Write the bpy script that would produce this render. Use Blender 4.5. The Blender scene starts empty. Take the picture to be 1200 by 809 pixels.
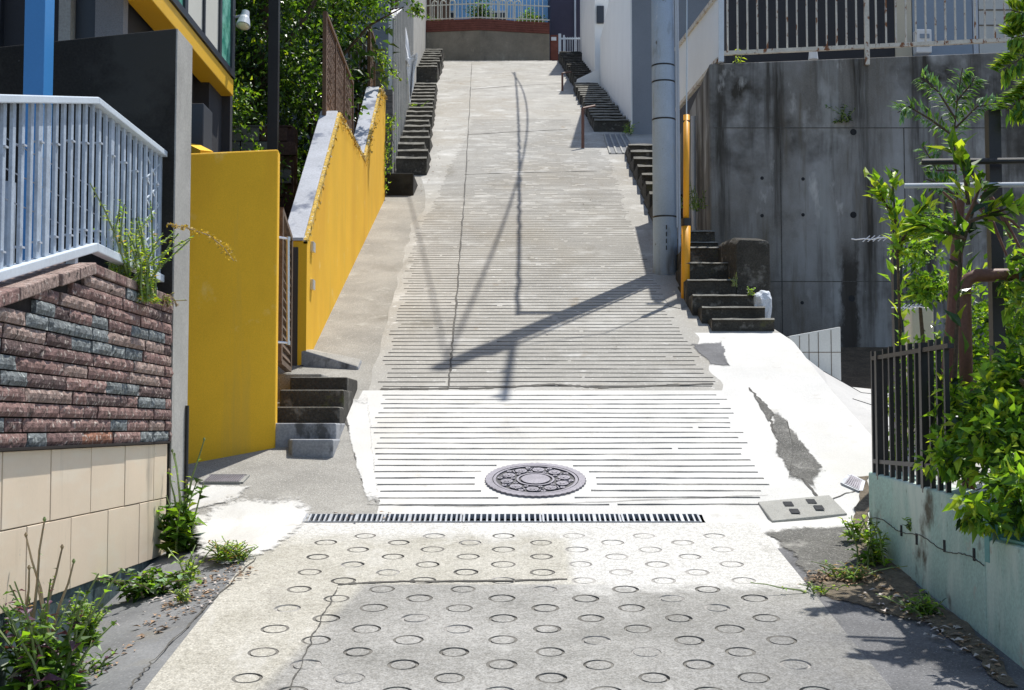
import bpy, math, random
from mathutils import Vector, Matrix, noise as mnoise
R = random.Random(7)
S = bpy.context.scene
C = S.collection
TH = math.radians(3.416); F = 1600.0
cT, sT = math.cos(TH), math.sin(TH)

# ---------------------------------------------------------------- measuring helpers
def ray(x, y):
    u = (x-600)/F; v = (404.5-y)/F
    d = Vector((u, cT - v*sT, sT + v*cT)); return d/d.y
def P(x, y, Y): return ray(x, y)*Y
GP = [(-40,-3.2),(0,-1.75),(4,-1.2165),(8.35,-.564),(8.55,-.504),(11.1,.277),(11.5,.412),(51.0,13.84),(51.6,13.98),(140,15.5)]
def G(Y):
    for i in range(len(GP)-1):
        a, b = GP[i], GP[i+1]
        if Y <= b[0] or i == len(GP)-2:
            return a[1] + (b[1]-a[1])*(Y-a[0])/(b[0]-a[0])
def gp(x, y):
    d = ray(x, y); Y = 4.0
    while Y < 60:
        if d.z*Y < G(Y): break
        Y += .02
    return Vector((d.x*Y, Y, G(Y)))
def interp(tab, t):
    if t <= tab[0][0]: return tab[0][1]
    for a, b in zip(tab, tab[1:]):
        if t <= b[0]: return a[1] + (b[1]-a[1])*(t-a[0])/(b[0]-a[0])
    return tab[-1][1]

# ---------------------------------------------------------------- materials
def new(name):
    m = bpy.data.materials.new(name); m.use_nodes = True
    nt = m.node_tree; return m, nt, nt.nodes, nt.links, nt.nodes['Principled BSDF']
def rgba(c, k=1): return (min(c[0]*k,1), min(c[1]*k,1), min(c[2]*k,1), 1)
def nz(N, L, co, scale, detail=4, rough=.55, stretch=None):
    n = N.new('ShaderNodeTexNoise'); n.inputs['Scale'].default_value = scale
    n.inputs['Detail'].default_value = detail; n.inputs['Roughness'].default_value = rough
    if stretch:
        mp = N.new('ShaderNodeMapping'); mp.inputs['Scale'].default_value = stretch
        L.new(co, mp.inputs[0]); co = mp.outputs[0]
    L.new(co, n.inputs['Vector']); return n.outputs[0]
def ramp(N, L, f, a, b, ca=0, cb=1):
    r = N.new('ShaderNodeMapRange'); r.inputs[1].default_value = a; r.inputs[2].default_value = b
    r.inputs[3].default_value = ca; r.inputs[4].default_value = cb; L.new(f, r.inputs[0]); return r.outputs[0]
def mix(N, L, f, A, B, mode='MIX'):
    m = N.new('ShaderNodeMix'); m.data_type = 'RGBA'; m.blend_type = mode
    for v, s in ((f, 0), (A, 6), (B, 7)):
        if isinstance(v, (int, float)): m.inputs[s].default_value = v
        elif isinstance(v, tuple): m.inputs[s].default_value = v
        else: L.new(v, m.inputs[s])
    return m.outputs[2]
def surf(name, col, var=.15, scale=2.0, fine=80, fvar=.12, bump=.25, bscale=90, rough=.85, metal=0,
         patches=None, streak=None, bdist=.004, speck=None):
    """patches: list of (colour, noise scale, threshold lo, hi, stretch)"""
    m, nt, N, L, B = new(name)
    co = N.new('ShaderNodeTexCoord').outputs['Object']
    n1 = nz(N, L, co, scale, 5, .6)
    c = mix(N, L, ramp(N, L, n1, .3, .7), rgba(col, 1-var), rgba(col, 1+var))
    if fvar:
        n2 = nz(N, L, co, fine, 3, .6)
        c = mix(N, L, 1.0, c, mix(N, L, ramp(N, L, n2, .35, .65), (1-fvar,)*3+(1,), (1,1,1,1)), 'MULTIPLY')
    for k, (pc, ps, lo, hi, st) in enumerate(patches or []):
        mp = N.new('ShaderNodeMapping'); mp.inputs['Location'].default_value = (k*7.3, k*3.1, k*5.7)
        mp.inputs['Scale'].default_value = st or (1,1,1); L.new(co, mp.inputs[0])
        n3 = nz(N, L, mp.outputs[0], ps, 6, .62)
        c = mix(N, L, ramp(N, L, n3, lo, hi), c, rgba(pc))
    if speck:
        v = N.new('ShaderNodeTexVoronoi'); v.inputs['Scale'].default_value = speck[1]; L.new(co, v.inputs['Vector'])
        c = mix(N, L, ramp(N, L, v.outputs['Distance'], .12, .2, 1, 0), c, rgba(speck[0]))
    L.new(c, B.inputs['Base Color']); B.inputs['Roughness'].default_value = rough
    B.inputs['Metallic'].default_value = metal
    if rough > .7: B.inputs['Specular IOR Level'].default_value = .25
    if bump:
        b = N.new('ShaderNodeBump'); b.inputs['Strength'].default_value = bump; b.inputs['Distance'].default_value = bdist
        L.new(nz(N, L, co, bscale, 5, .65), b.inputs['Height']); L.new(b.outputs[0], B.inputs['Normal'])
    return m
def leafmat(name, col, trans=.35, rough=.45):
    m, nt, N, L, B = new(name)
    g = N.new('ShaderNodeNewGeometry'); rv = g.outputs['Random Per Island']
    c = mix(N, L, rv, rgba(col, .6), rgba(col, 1.5))
    L.new(c, B.inputs['Base Color']); B.inputs['Roughness'].default_value = rough
    t = N.new('ShaderNodeBsdfTranslucent'); L.new(mix(N, L, 1.0, c, (1.0,.95,.35,1), 'MULTIPLY'), t.inputs[0])
    ms = N.new('ShaderNodeMixShader'); ms.inputs[0].default_value = trans
    L.new(B.outputs[0], ms.inputs[1]); L.new(t.outputs[0], ms.inputs[2]); L.new(ms.outputs[0], N['Material Output'].inputs[0])
    return m
M = {}
M['road'] = surf('road_concrete', (.40,.385,.35), .14, 1.1, 110, .28, .5, 140, .9,
    patches=[((.29,.265,.22), .55, .50, .72, (1,.35,1)), ((.53,.52,.49), 1.7, .55, .74, None), ((.23,.215,.18), 1.1, .58, .76, (1.6,.3,1)), ((.25,.20,.14), 2.6, .64, .76, (1,.25,1)), ((.58,.57,.54), 9, .62, .72, None)], speck=((.6,.58,.54), 38))
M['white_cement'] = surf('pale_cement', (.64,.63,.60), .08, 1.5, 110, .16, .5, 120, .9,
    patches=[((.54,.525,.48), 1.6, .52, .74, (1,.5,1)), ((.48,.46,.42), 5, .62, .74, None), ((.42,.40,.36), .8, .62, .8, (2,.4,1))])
M['road_side'] = surf('rough_unribbed_concrete', (.345,.33,.295), .2, 1.6, 90, .35, .8, 120, .92, patches=[((.21,.195,.165), 1.2, .54, .7, (1,.5,1)), ((.42,.41,.37), 4, .6, .74, None)], speck=((.5,.48,.44), 45))
M['aggregate'] = surf('exposed_aggregate', (.19,.185,.17), .3, 5, 70, .5, 1.0, 90, .95, speck=((.45,.44,.41), 60), patches=[((.34,.33,.30), 5, .58, .72, None)], bdist=.008)
M['groove_pale'] = surf('groove_dirt_pale', (.36,.345,.32), .35, 6, 60, .3, .2, 80, .95)
M['groove_worn'] = surf('groove_worn', (.19,.18,.16), .2, 6, 60, .2, .2, 80, .95)
M['groove'] = surf('groove_dirt', (.19,.18,.16), .3, 6, 60, .3, .2, 80, .95)
M['side'] = surf('side_concrete', (.38,.365,.33), .18, 2.5, 100, .38, .8, 130, .92, patches=[((.22,.21,.19), 1.8, .56, .8, None)], speck=((.55,.54,.5), 55))
M['asphalt'] = surf('dark_asphalt', (.17,.17,.175), .25, 3, 90, .35, .8, 110, .92, speck=((.3,.3,.3), 60))
M['gutter_slab'] = surf('slate_gutter', (.20,.205,.21), .25, 2.5, 80, .2, .35, 90, .85, speck=((.25,.25,.25), 30), patches=[((.2,.19,.16), 3, .6, .8, None)])
M['soil'] = surf('soil', (.14,.105,.07), .3, 8, 60, .4, .9, 60, .95, bdist=.012)
M['dirt'] = surf('dirt_strip', (.20,.165,.12), .3, 10, 60, .4, .9, 60, .95, bdist=.012)
M['crack'] = surf('joint_dirt', (.10,.095,.085), .3, 8, 60, .2, 0)
M['iron'] = surf('cast_iron', (.22,.21,.24), .2, 7, 90, .25, .25, 120, .55, .45)
M['iron_dark'] = surf('cast_iron_recess', (.05,.048,.055), .2, 7, 90, .25, .2, 120, .7)
M['grate'] = surf('galvanised_grate', (.36,.38,.41), .2, 9, 60, .2, .15, 100, .55, .5)
M['pit'] = surf('drain_pit', (.03,.032,.036), .3, 5, 60, .3, 0)
M['lid'] = surf('concrete_lid', (.38,.375,.345), .12, 4, 120, .25, .5, 120, .9, patches=[((.26,.25,.22), 3, .55, .8, None)])
M['yellow'] = surf('yellow_paint', (.90,.51,.03), .07, 1.3, 120, .10, .45, 150, .8, patches=[((.74,.38,.025), 1.2, .5, .75, (1,1,.3)), ((.55,.36,.08), 1.0, .60, .82, (2.5,2.5,.15)), ((.9,.66,.22), 3, .62, .8, None), ((.35,.22,.05), 26, .74, .78, None)], bdist=.004)
M['yellow_peel'] = surf('peeling_yellow_paint', (.75,.50,.10), .3, 14, 50, .4, 1.0, 45, .85, bdist=.02, patches=[((.75,.72,.6), 22, .58, .62, None), ((.25,.16,.03), 18, .6, .66, None)])
M['yellow_metal'] = surf('yellow_metal', (.82,.47,.02), .04, 2, 60, .05, .05, 60, .45)
M['coping'] = surf('coping_mortar', (.48,.50,.55), .12, 3, 60, .2, .4, 60, .8, patches=[((.16,.18,.24), 2.2, .52, .6, None)])
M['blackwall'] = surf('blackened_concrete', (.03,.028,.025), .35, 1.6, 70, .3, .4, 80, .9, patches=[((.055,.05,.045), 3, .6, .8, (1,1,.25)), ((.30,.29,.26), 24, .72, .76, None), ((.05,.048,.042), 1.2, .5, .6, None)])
M['palewall'] = surf('weathered_pale_and_sunlit_concrete', (.42,.41,.38), .15, 2.5, 70, .2, .4, 80, .9, patches=[((.2,.19,.17), 3, .58, .8, (1,1,.3))])
M['bigwall'] = surf('grey_formed_concrete', (.185,.178,.165), .25, .9, 60, .2, .3, 60, .85,
    patches=[((.34,.35,.36), .7, .42, .62, (1,1,.5)), ((.52,.53,.53), .9, .56, .68, (1,1,.5)), ((.05,.046,.04), 1.6, .50, .62, (1.8,1,.12)), ((.05,.046,.04), .7, .52, .66, None), ((.30,.31,.31), 2.3, .56, .68, (1.4,1,.12)), ((.12,.105,.08), 5, .56, .7, (1,1,.10)), ((.5,.5,.49), 2.6, .64, .74, (1,1,.4)), ((.42,.42,.41), 30, .70, .74, None)])
M['wall_stain'] = surf('leached_rust_stain', (.10,.098,.092), .3, 6, 60, .4, .3, 60, .9)
M['housegrey'] = surf('grey_paint_and_gable_shade', (.22,.24,.27), .08, 1.2, 60, .08, .1, 60, .8)
M['housedark'] = surf('charcoal_house_paint', (.045,.045,.05), .1, 1.2, 60, .08, .1, 60, .8)
M['houselight'] = surf('speckled_light_grey', (.26,.26,.27), .08, 2, 140, .25, .2, 150, .85)
M['housewhite'] = surf('white_house_paint', (.80,.79,.77), .03, 1.2, 60, .04, .2, 150, .85, patches=[((.62,.60,.57), 1.5, .6, .85, (1,1,.25))])
M['brownwall'] = surf('brown_stained_concrete', (.30,.26,.20), .25, 1.2, 40, .2, .3, 60, .9, patches=[((.48,.43,.33), 2.5, .6, .75, (1,1,.5)), ((.12,.10,.08), 1.5, .55, .75, (1,1,.3))])
M['redbrick'] = surf('red_brick_band', (.21,.075,.055), .2, 5, 30, .25, .3, 60, .85)
M['purple'] = surf('dark_violet_siding', (.045,.04,.07), .1, 2, 60, .08, .1, 60, .7)
M['bluehouse'] = surf('blue_siding', (.30,.60,.95), .08, 1, 60, .05, .1, 60, .7)
M['creammetal'] = surf('cream_painted_metal', (.72,.70,.60), .06, 4, 60, .1, .1, 60, .6)
M['whitemetal'] = surf('pale_blue_white_metal', (.66,.73,.80), .05, 5, 60, .08, .05, 60, .4)
M['rail_greyblue'] = surf('weathered_aluminium_slats', (.44,.51,.60), .2, 9, 60, .15, .1, 60, .45)  # greyer, darker blue than the rails
M['bluemetal'] = surf('blue_painted_steel', (.055,.26,.60), .04, 2, 60, .04, .04, 60, .4)
M['steel'] = surf('brushed_steel', (.62,.63,.65), .06, 6, 60, .06, .05, 60, .3, .8)
M['blackmetal'] = surf('black_painted_iron', (.022,.021,.022), .2, 6, 60, .2, .1, 60, .45)
M['rustrail'] = surf('rusting_cream_rail', (.66,.63,.56), .1, 7, 60, .15, .3, 60, .7, patches=[((.22,.09,.035), 16, .56, .62, (1,1,.5))])
M['panel'] = surf('white_rail_panel', (.78,.82,.85), .04, 1.5, 60, .04, .05, 60, .5, patches=[((.45,.30,.2), 3.5, .72, .8, (1,1,.4))])
M['pole'] = surf('utility_pole_concrete', (.40,.50,.64), .10, 2, 80, .12, .2, 80, .7, patches=[((.17,.18,.19), 3.5, .55, .70, (1,1,.25)), ((.5,.47,.4), 5, .6, .7, (1,1,.3)), ((.12,.12,.12), 11, .66, .72, (1,1,.5)), ((.62,.66,.72), 7, .64, .7, (1,1,.25))])
M['pvc'] = surf('grey_conduit', (.50,.54,.60), .06, 3, 60, .08, .05, 60, .5)
M['orange'] = surf('orange_guard', (.86,.38,.012), .06, 3, 60, .06, .08, 60, .45)
M['mossy'] = surf('mossy_dark_stone', (.075,.07,.06), .3, 6, 60, .4, 1.0, 40, .95, bdist=.02, patches=[((.10,.105,.04), 6, .62, .75, None), ((.22,.21,.19), 7, .56, .7, None)])
M['steptop'] = surf('worn_sunlit_step_top', (.24,.23,.20), .35, 6, 60, .3, .6, 50, .95, bdist=.01)  # worn rounding plus sunlit tread edges, both put into this paler colour
M['stepgrey'] = surf('grey_step', (.36,.37,.39), .2, 5, 60, .25, .4, 60, .9, patches=[((.10,.10,.10), 4, .55, .65, (1,1,.6))])
M['tile'] = surf('cream_stone_tile', (.76,.62,.46), .05, 2.0, 60, .03, .04, 60, .55, patches=[((.76,.67,.53), 2.2, .5, .8, (1,1,4.5)), ((.55,.45,.33), 2.5, .6, .8, (1,2.5,.3)), ((.48,.42,.33), 18, .70, .76, None)])
M['tilegap'] = surf('tile_grout', (.20,.17,.14), .1, 6, 60, .1, 0)
M['plinth'] = surf('green_slate_plinth', (.075,.115,.125), .35, 5, 40, .4, .3, 60, .75, patches=[((.22,.29,.30), 9, .58, .72, (1,1,.3))])
for i, c in enumerate([(.30,.185,.165), (.22,.135,.125), (.40,.29,.25), (.15,.10,.095), (.36,.17,.11)]):
    M['brick%d'%i] = surf('split_face_red_%d'%i, c, .3, 14, 45, .45, 1.0, 60, .85, bdist=.012, patches=[((.55,.47,.42), 30, .56, .66, None), ((.06,.045,.04), 25, .58, .66, None)])
M['brickg'] = surf('split_face_green', (.22,.24,.245), .3, 14, 45, .4, 1.0, 60, .85, bdist=.012, patches=[((.46,.50,.48), 30, .56, .66, None), ((.05,.06,.06), 25, .58, .66, None)])
M['mortar'] = surf('dark_mortar', (.03,.024,.022), .2, 9, 60, .2, .3, 60, .95)
M['turq'] = surf('turquoise_painted_concrete', (.42,.58,.51), .12, 2, 70, .22, .35, 70, .85,
    patches=[((.60,.68,.60), 3, .46, .62, (1,1,.3)), ((.12,.11,.08), 2.6, .60, .70, (1,1,.9)), ((.2,.26,.2), 14, .64, .72, (1,1,.5)), ((.42,.44,.38), 9, .62, .68, None), ((.25,.42,.22), 2, .6, .8, None)])
M['turqedge'] = surf('teal_edge_paint', (.12,.33,.32), .1, 3, 60, .1, .1, 60, .7)
M['brownlattice'] = surf('brown_lattice', (.17,.095,.055), .2, 6, 60, .3, .3, 50, .7)
M['brownwood'] = surf('weathered_brown_board', (.17,.12,.085), .3, 5, 60, .3, .4, 50, .85)
M['rustpost'] = surf('brown_wrapped_stake', (.17,.075,.05), .2, 8, 60, .25, .3, 60, .6)
M['bark'] = surf('bark', (.13,.095,.065), .3, 9, 50, .4, .9, 40, .95, bdist=.01)
M['stem'] = surf('green_stem', (.20,.27,.09), .2, 9, 50, .2, 0, rough=.6)
M['drystem'] = surf('dry_stem', (.36,.28,.17), .2, 9, 50, .2, 0, rough=.8)
M['brickdark'] = surf('dark_garden_brick', (.10,.06,.05), .3, 5, 40, .3, .5, 40, .9)
M['block'] = surf('grey_split_block', (.20,.195,.19), .15, 5, 40, .25, .5, 50, .9)
M['whitetile'] = surf('white_wall_block', (.72,.71,.66), .05, 3, 60, .08, .1, 60, .6)
M['paver'] = surf('pale_paver', (.50,.49,.47), .06, 3, 60, .1, .2, 60, .8)
M['whitestone'] = surf('whitewashed_stone', (.70,.73,.78), .08, 8, 60, .15, .8, 30, .85, bdist=.02)
M['winframe'] = surf('dark_window_frame', (.03,.035,.045), .1, 4, 60, .05, 0, rough=.4)
M['beigepanel'] = surf('beige_blind_panel', (.62,.61,.54), .04, 1, 60, .05, 0, rough=.6)
M['cream'] = surf('cream_wall', (.60,.54,.42), .08, 1, 60, .05, .1, 60, .8)
M['siding'] = surf('pale_grey_siding', (.55,.56,.54), .06, 1, 60, .05, .05, 60, .7)
M['bluedoor'] = surf('blue_grey_door', (.26,.32,.40), .05, 1, 60, .05, .05, 60, .6)
M['meter'] = surf('meter_plastic', (.74,.76,.78), .03, 3, 60, .05, 0, rough=.5)
M['tarp'] = surf('white_sheet', (.78,.80,.83), .05, 4, 60, .05, .1, 20, .7)
M['rubber'] = surf('black_cable', (.02,.02,.02), .1, 4, 60, .1, 0, rough=.6)
M['litter'] = surf('dead_leaf', (.40,.27,.17), .5, 20, 60, .3, .1, 60, .8)
M['litterpale'] = surf('bleached_leaf', (.62,.55,.50), .2, 20, 60, .2, .1, 60, .8)
# stained green glass, lamp glass
m, nt, N, L, B = new('green_patterned_glass')
co = N.new('ShaderNodeTexCoord').outputs['Object']
c = mix(N, L, ramp(N, L, nz(N, L, co, 7, 6, .7), .38, .62), (.03,.25,.18,1), (.25,.62,.48,1)); L.new(c, B.inputs['Base Color']); B.inputs['Roughness'].default_value = .25
M['teal'] = m
m, nt, N, L, B = new('lamp_lens'); B.inputs['Base Color'].default_value = (.75,.66,.45,1); B.inputs['Roughness'].default_value = .15
M['lens'] = m
# foreground slab: three pours of concrete told apart by plan position
m, nt, N, L, B = new('ring_paving_concrete')
co = N.new('ShaderNodeTexCoord').outputs['Object']
sep = N.new('ShaderNodeSeparateXYZ'); L.new(co, sep.inputs[0])
w = nz(N, L, co, 5, 5, .6)
def add(a, b, k=1.0):
    n = N.new('ShaderNodeMath'); n.operation = 'MULTIPLY_ADD'; L.new(b, n.inputs[0]); n.inputs[1].default_value = k; L.new(a, n.inputs[2]); return n.outputs[0]
def mul(a, b):
    n = N.new('ShaderNodeMath'); n.operation = 'MULTIPLY'; L.new(a, n.inputs[0]); L.new(b, n.inputs[1]); return n.outputs[0]
def mx(a, b):
    n = N.new('ShaderNodeMath'); n.operation = 'MAXIMUM'; L.new(a, n.inputs[0]); L.new(b, n.inputs[1]); return n.outputs[0]
X_, Y_ = sep.outputs[0], sep.outputs[1]
n1 = nz(N, L, co, 2.2, 6, .65); n2 = nz(N, L, co, 110, 3, .6)
base = mix(N, L, ramp(N, L, n1, .3, .7), (.27,.265,.245,1), (.43,.42,.395,1))
warm = mix(N, L, ramp(N, L, n1, .3, .7), (.43,.41,.35,1), (.55,.53,.47,1))
wmask = mx(ramp(N, L, Y_, 6.86, 6.88), ramp(N, L, add(X_, Y_, -.15), -1.80, -1.74, 1, 0))
c = mix(N, L, wmask, base, warm)
smask = mul(ramp(N, L, add(X_, w, .10), .33, .40), ramp(N, L, add(Y_, w, .6), 6.98, 7.2))
gm = ramp(N, L, add(Y_, w, .6), 8.05, 8.35)
c = mix(N, L, mx(smask, gm), c, (.64,.63,.60,1))
shrub_shade = mul(ramp(N, L, X_, .5, 1.5), ramp(N, L, Y_, 6.6, 6.0)); c = mix(N, L, mul(shrub_shade, ramp(N, L, n1, .2, .6)), c, (.20,.20,.20,1))  # shadow of the right-hand shrub darkened into the slab colour
st = nz(N, L, co, 1.3, 6, .7, (1.8,.5,1)); c = mix(N, L, ramp(N, L, st, .58, .78, 0, .6), c, (.24,.225,.20,1))
c = mix(N, L, 1.0, c, mix(N, L, ramp(N, L, n2, .35, .65), (.62,.62,.62,1), (1.12,1.12,1.12,1)), 'MULTIPLY')
n4 = nz(N, L, co, 34, 4, .7); c = mix(N, L, 1.0, c, mix(N, L, ramp(N, L, n4, .3, .6), (.74,.73,.71,1), (1.05,1.05,1.05,1)), 'MULTIPLY')
n5 = nz(N, L, co, 3.1, 6, .72, (1,.35,1)); c = mix(N, L, ramp(N, L, n5, .56, .72, 0, .55), c, (.6,.59,.56,1))
L.new(c, B.inputs['Base Color']); B.inputs['Roughness'].default_value = .92; B.inputs['Specular IOR Level'].default_value = .2
b = N.new('ShaderNodeBump'); b.inputs['Strength'].default_value = .5; b.inputs['Distance'].default_value = .004
L.new(nz(N, L, co, 140, 5, .65), b.inputs['Height']); L.new(b.outputs[0], B.inputs['Normal'])
M['ringslab'] = m
# foliage
M['lf_dark'] = leafmat('leaf_dark', (.028,.065,.016), .25, .35); M['lf_mid'] = leafmat('leaf_mid', (.085,.19,.025), .45)
M['lf_bright'] = leafmat('leaf_bright', (.24,.44,.04), .5); M['lf_yel'] = leafmat('leaf_yellow_green', (.42,.55,.05), .5)
M['lf_blue'] = leafmat('leaf_blue_green', (.16,.32,.15), .4); M['lf_purple'] = leafmat('leaf_purple', (.13,.05,.10), .3)
M['lf_dry'] = leafmat('leaf_dry', (.40,.25,.10), .3); M['lf_gold'] = leafmat('leaf_gold_sprig', (.55,.38,.06), .4)
M['lf_silver'] = leafmat('leaf_silver', (.25,.38,.22), .3)

# ---------------------------------------------------------------- mesh builder
class MB:
    def __init__(s): s.v, s.f, s.mi = [], [], []
    def add(s, vs, fs, mi=0):
        n = len(s.v); s.v += [tuple(v) for v in vs]; s.f += [tuple(i+n for i in f) for f in fs]; s.mi += [mi]*len(fs)
    def box(s, x0, x1, y0, y1, z0, z1, mi=0):
        s.hexa([(x0,y0,z0),(x1,y0,z0),(x1,y1,z0),(x0,y1,z0),(x0,y0,z1),(x1,y0,z1),(x1,y1,z1),(x0,y1,z1)], mi)
    def hexa(s, vs, mi=0):
        s.add(vs, [(3,2,1,0),(4,5,6,7),(0,1,5,4),(1,2,6,5),(2,3,7,6),(3,0,4,7)], mi)
    def quad(s, a, b, c, d, mi=0): s.add([a,b,c,d], [(0,1,2,3)], mi)
    def bar(s, a, b, w, h, mi=0):
        a, b = Vector(a), Vector(b); d = (b-a).normalized()
        u = Vector((0,0,1)) if abs(d.z) < .9 else Vector((0,1,0))
        r = d.cross(u).normalized(); u = r.cross(d).normalized(); r *= w/2; u *= h/2
        s.hexa([a-r-u, a+r-u, b+r-u, b-r-u, a-r+u, a+r+u, b+r+u, b-r+u], mi)
    def tube(s, pts, rad, n=8, mi=0, cap=True):
        pts = [Vector(p) for p in pts]; rs = rad if isinstance(rad, (list, tuple)) else [rad]*len(pts)
        o = len(s.v); prev = None
        for i, p in enumerate(pts):
            d = (pts[min(i+1, len(pts)-1)] - pts[max(i-1, 0)]).normalized()
            if prev is None:
                u = Vector((1,0,0)) if abs(d.x) < .8 else Vector((0,1,0)); a = d.cross(u).normalized()
            else: a = (prev - d*prev.dot(d)).normalized()
            prev = a; b2 = d.cross(a)
            for k in range(n):
                t = 2*math.pi*k/n; s.v.append(tuple(p + (a*math.cos(t)+b2*math.sin(t))*rs[i]))
        for i in range(len(pts)-1):
            for k in range(n):
                k2 = (k+1) % n; s.f.append((o+i*n+k, o+i*n+k2, o+(i+1)*n+k2, o+(i+1)*n+k)); s.mi.append(mi)
        if cap:
            s.f.append(tuple(o+k for k in reversed(range(n)))); s.mi.append(mi)
            e = o+(len(pts)-1)*n; s.f.append(tuple(e+k for k in range(n))); s.mi.append(mi)
    def prism(s, poly, axis, a, b, mi=0):
        """poly in the other two axes, extruded a..b along axis"""
        n = len(poly)
        def mk(p, t): return (t,p[0],p[1]) if axis == 'x' else (p[0],t,p[1]) if axis == 'y' else (p[0],p[1],t)
        s.add([mk(p,a) for p in poly]+[mk(p,b) for p in poly],
              [tuple(range(n)), tuple(reversed(range(n,2*n)))] + [(i,i+n,(i+1)%n+n,(i+1)%n) for i in range(n)], mi)
    def leaf(s, p, d, nrm, l, w, mi=0, fold=.25):
        d = d.normalized(); r = d.cross(nrm)
        if r.length < 1e-4: r = d.cross(Vector((.3,.5,.8)))
        r.normalize(); u = r.cross(d)
        a = p + d*l*.4
        s.add([p, a + r*w*.5 + u*w*fold, p + d*l - u*l*.12, a - r*w*.5 + u*w*fold, a + d*l*.05], [(0,1,4),(1,2,4),(2,3,4),(3,0,4)], mi)
    def build(s, name, mats, parent=None, bevel=0, smooth=False):
        me = bpy.data.meshes.new(name)
        off = Vector(parent.matrix_world.translation) if parent else Vector((0,0,0))
        if parent: off = Vector(parent['_o'])
        vs = [tuple(Vector(v)-off) for v in s.v] if off.length else s.v
        me.from_pydata(vs, [], s.f)
        for m in (mats if isinstance(mats, (list, tuple)) else [mats]): me.materials.append(M[m] if isinstance(m, str) else m)
        me.polygons.foreach_set('material_index', s.mi)
        if smooth: me.polygons.foreach_set('use_smooth', [True]*len(me.polygons))
        me.update(); o = bpy.data.objects.new(name, me); C.objects.link(o)
        if parent: o.parent = parent; o['_o'] = parent['_o']
        else: o['_o'] = (0,0,0)
        if bevel:
            b = o.modifiers.new('bevel', 'BEVEL'); b.width = bevel; b.segments = 2; b.limit_method = 'ANGLE'
        return o
def thing(name, label, cat, loc=(0,0,0), group=None):
    o = bpy.data.objects.new(name, None); C.objects.link(o); o.location = loc; o['_o'] = tuple(loc)
    o.empty_display_size = .2
    o['label'] = label; o['category'] = cat
    if group: o['group'] = group
    return o
def single(mb, name, mats, label, cat, loc, group=None, **k):
    """one-mesh thing with its origin at loc"""
    mb.v = [tuple(Vector(v)-Vector(loc)) for v in mb.v]
    o = mb.build(name, mats, **k); o.location = loc; o['_o'] = tuple(loc); o['label'] = label; o['category'] = cat
    if group: o['group'] = group
    return o
def struct(o, kind='structure'): o['kind'] = kind; return o

# ---------------------------------------------------------------- ground sheets
def clipY(poly, y, keep_above):
    out = []
    for a, b in zip(poly, poly[1:]+poly[:1]):
        ia = (a[1] >= y) == keep_above or a[1] == y; ib = (b[1] >= y) == keep_above or b[1] == y
        if ia: out.append(a)
        if ia != ib:
            t = (y-a[1])/(b[1]-a[1]); out.append((a[0]+(b[0]-a[0])*t, y))
    return out
def sheet(mb, poly, off, mi=0, H=G, step=.5, thick=0):
    poly = [tuple(p[:2]) for p in poly]
    ys = [p[1] for p in poly]; y0, y1 = min(ys), max(ys)
    cuts = sorted({y0, y1} | {g[0] for g in GP if y0 < g[0] < y1} | {y0+step*i for i in range(1, int((y1-y0)/step)+1) if y0+step*i < y1})
    for a, b in zip(cuts, cuts[1:]):
        q = clipY(clipY(poly, a, True), b, False)
        if len(q) < 3: continue
        vs = [(p[0], p[1], H(p[1])+off) for p in q]
        ar = sum(vs[i-1][0]*vs[i][1]-vs[i][0]*vs[i-1][1] for i in range(len(vs)))
        if abs(ar) < 1e-6: continue
        if ar < 0: vs = vs[::-1]
        mb.add(vs, [tuple(range(len(vs)))], mi)
    if thick:
        for p, q in zip(poly, poly[1:]+poly[:1]):
            n = max(1, int(abs(q[1]-p[1])/.5))
            for i in range(n):
                a = (p[0]+(q[0]-p[0])*i/n, p[1]+(q[1]-p[1])*i/n); b = (p[0]+(q[0]-p[0])*(i+1)/n, p[1]+(q[1]-p[1])*(i+1)/n)
                mb.quad((a[0],a[1],H(a[1])+off-thick),(b[0],b[1],H(b[1])+off-thick),(b[0],b[1],H(b[1])+off),(a[0],a[1],H(a[1])+off), mi)
def rough_poly(px, jit=.012, n=5, seed=1):
    pts = [gp(*p) for p in px]; out = []; n *= 3
    for a, b in zip(pts, pts[1:]+pts[:1]):
        for i in range(n):
            q = a.lerp(b, i/n); k = Vector((q.x*4, q.y*4, seed*9.1)); k2 = Vector((q.x*22, q.y*22, seed*5.3))
            out.append((q.x + jit*1.8*mnoise.noise(k) + jit*.7*mnoise.noise(k2), q.y + jit*2.4*mnoise.noise(k+Vector((31,7,0))) + jit*.9*mnoise.noise(k2+Vector((3,17,0)))))
    return out

mb = MB()
xs = [-90,-20,-6,-2.6,-2.2,2.3,2.7,6,20,90]; ys = [-40,-10,0,4,8.35,8.55,11.1,11.5,20,30,40,51,51.6,60,90,140]
def base_off(x): return -.30 if -2.3 < x < 2.5 else -.9
for j in range(len(ys)-1):
    for i in range(len(xs)-1):
        q = [(xs[a], ys[b_], G(ys[b_]) + base_off(xs[a])) for a, b_ in ((i,j),(i+1,j),(i+1,j+1),(i,j+1))]
        mb.quad(*q)
struct(mb.build('ground', 'soil'))

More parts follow.
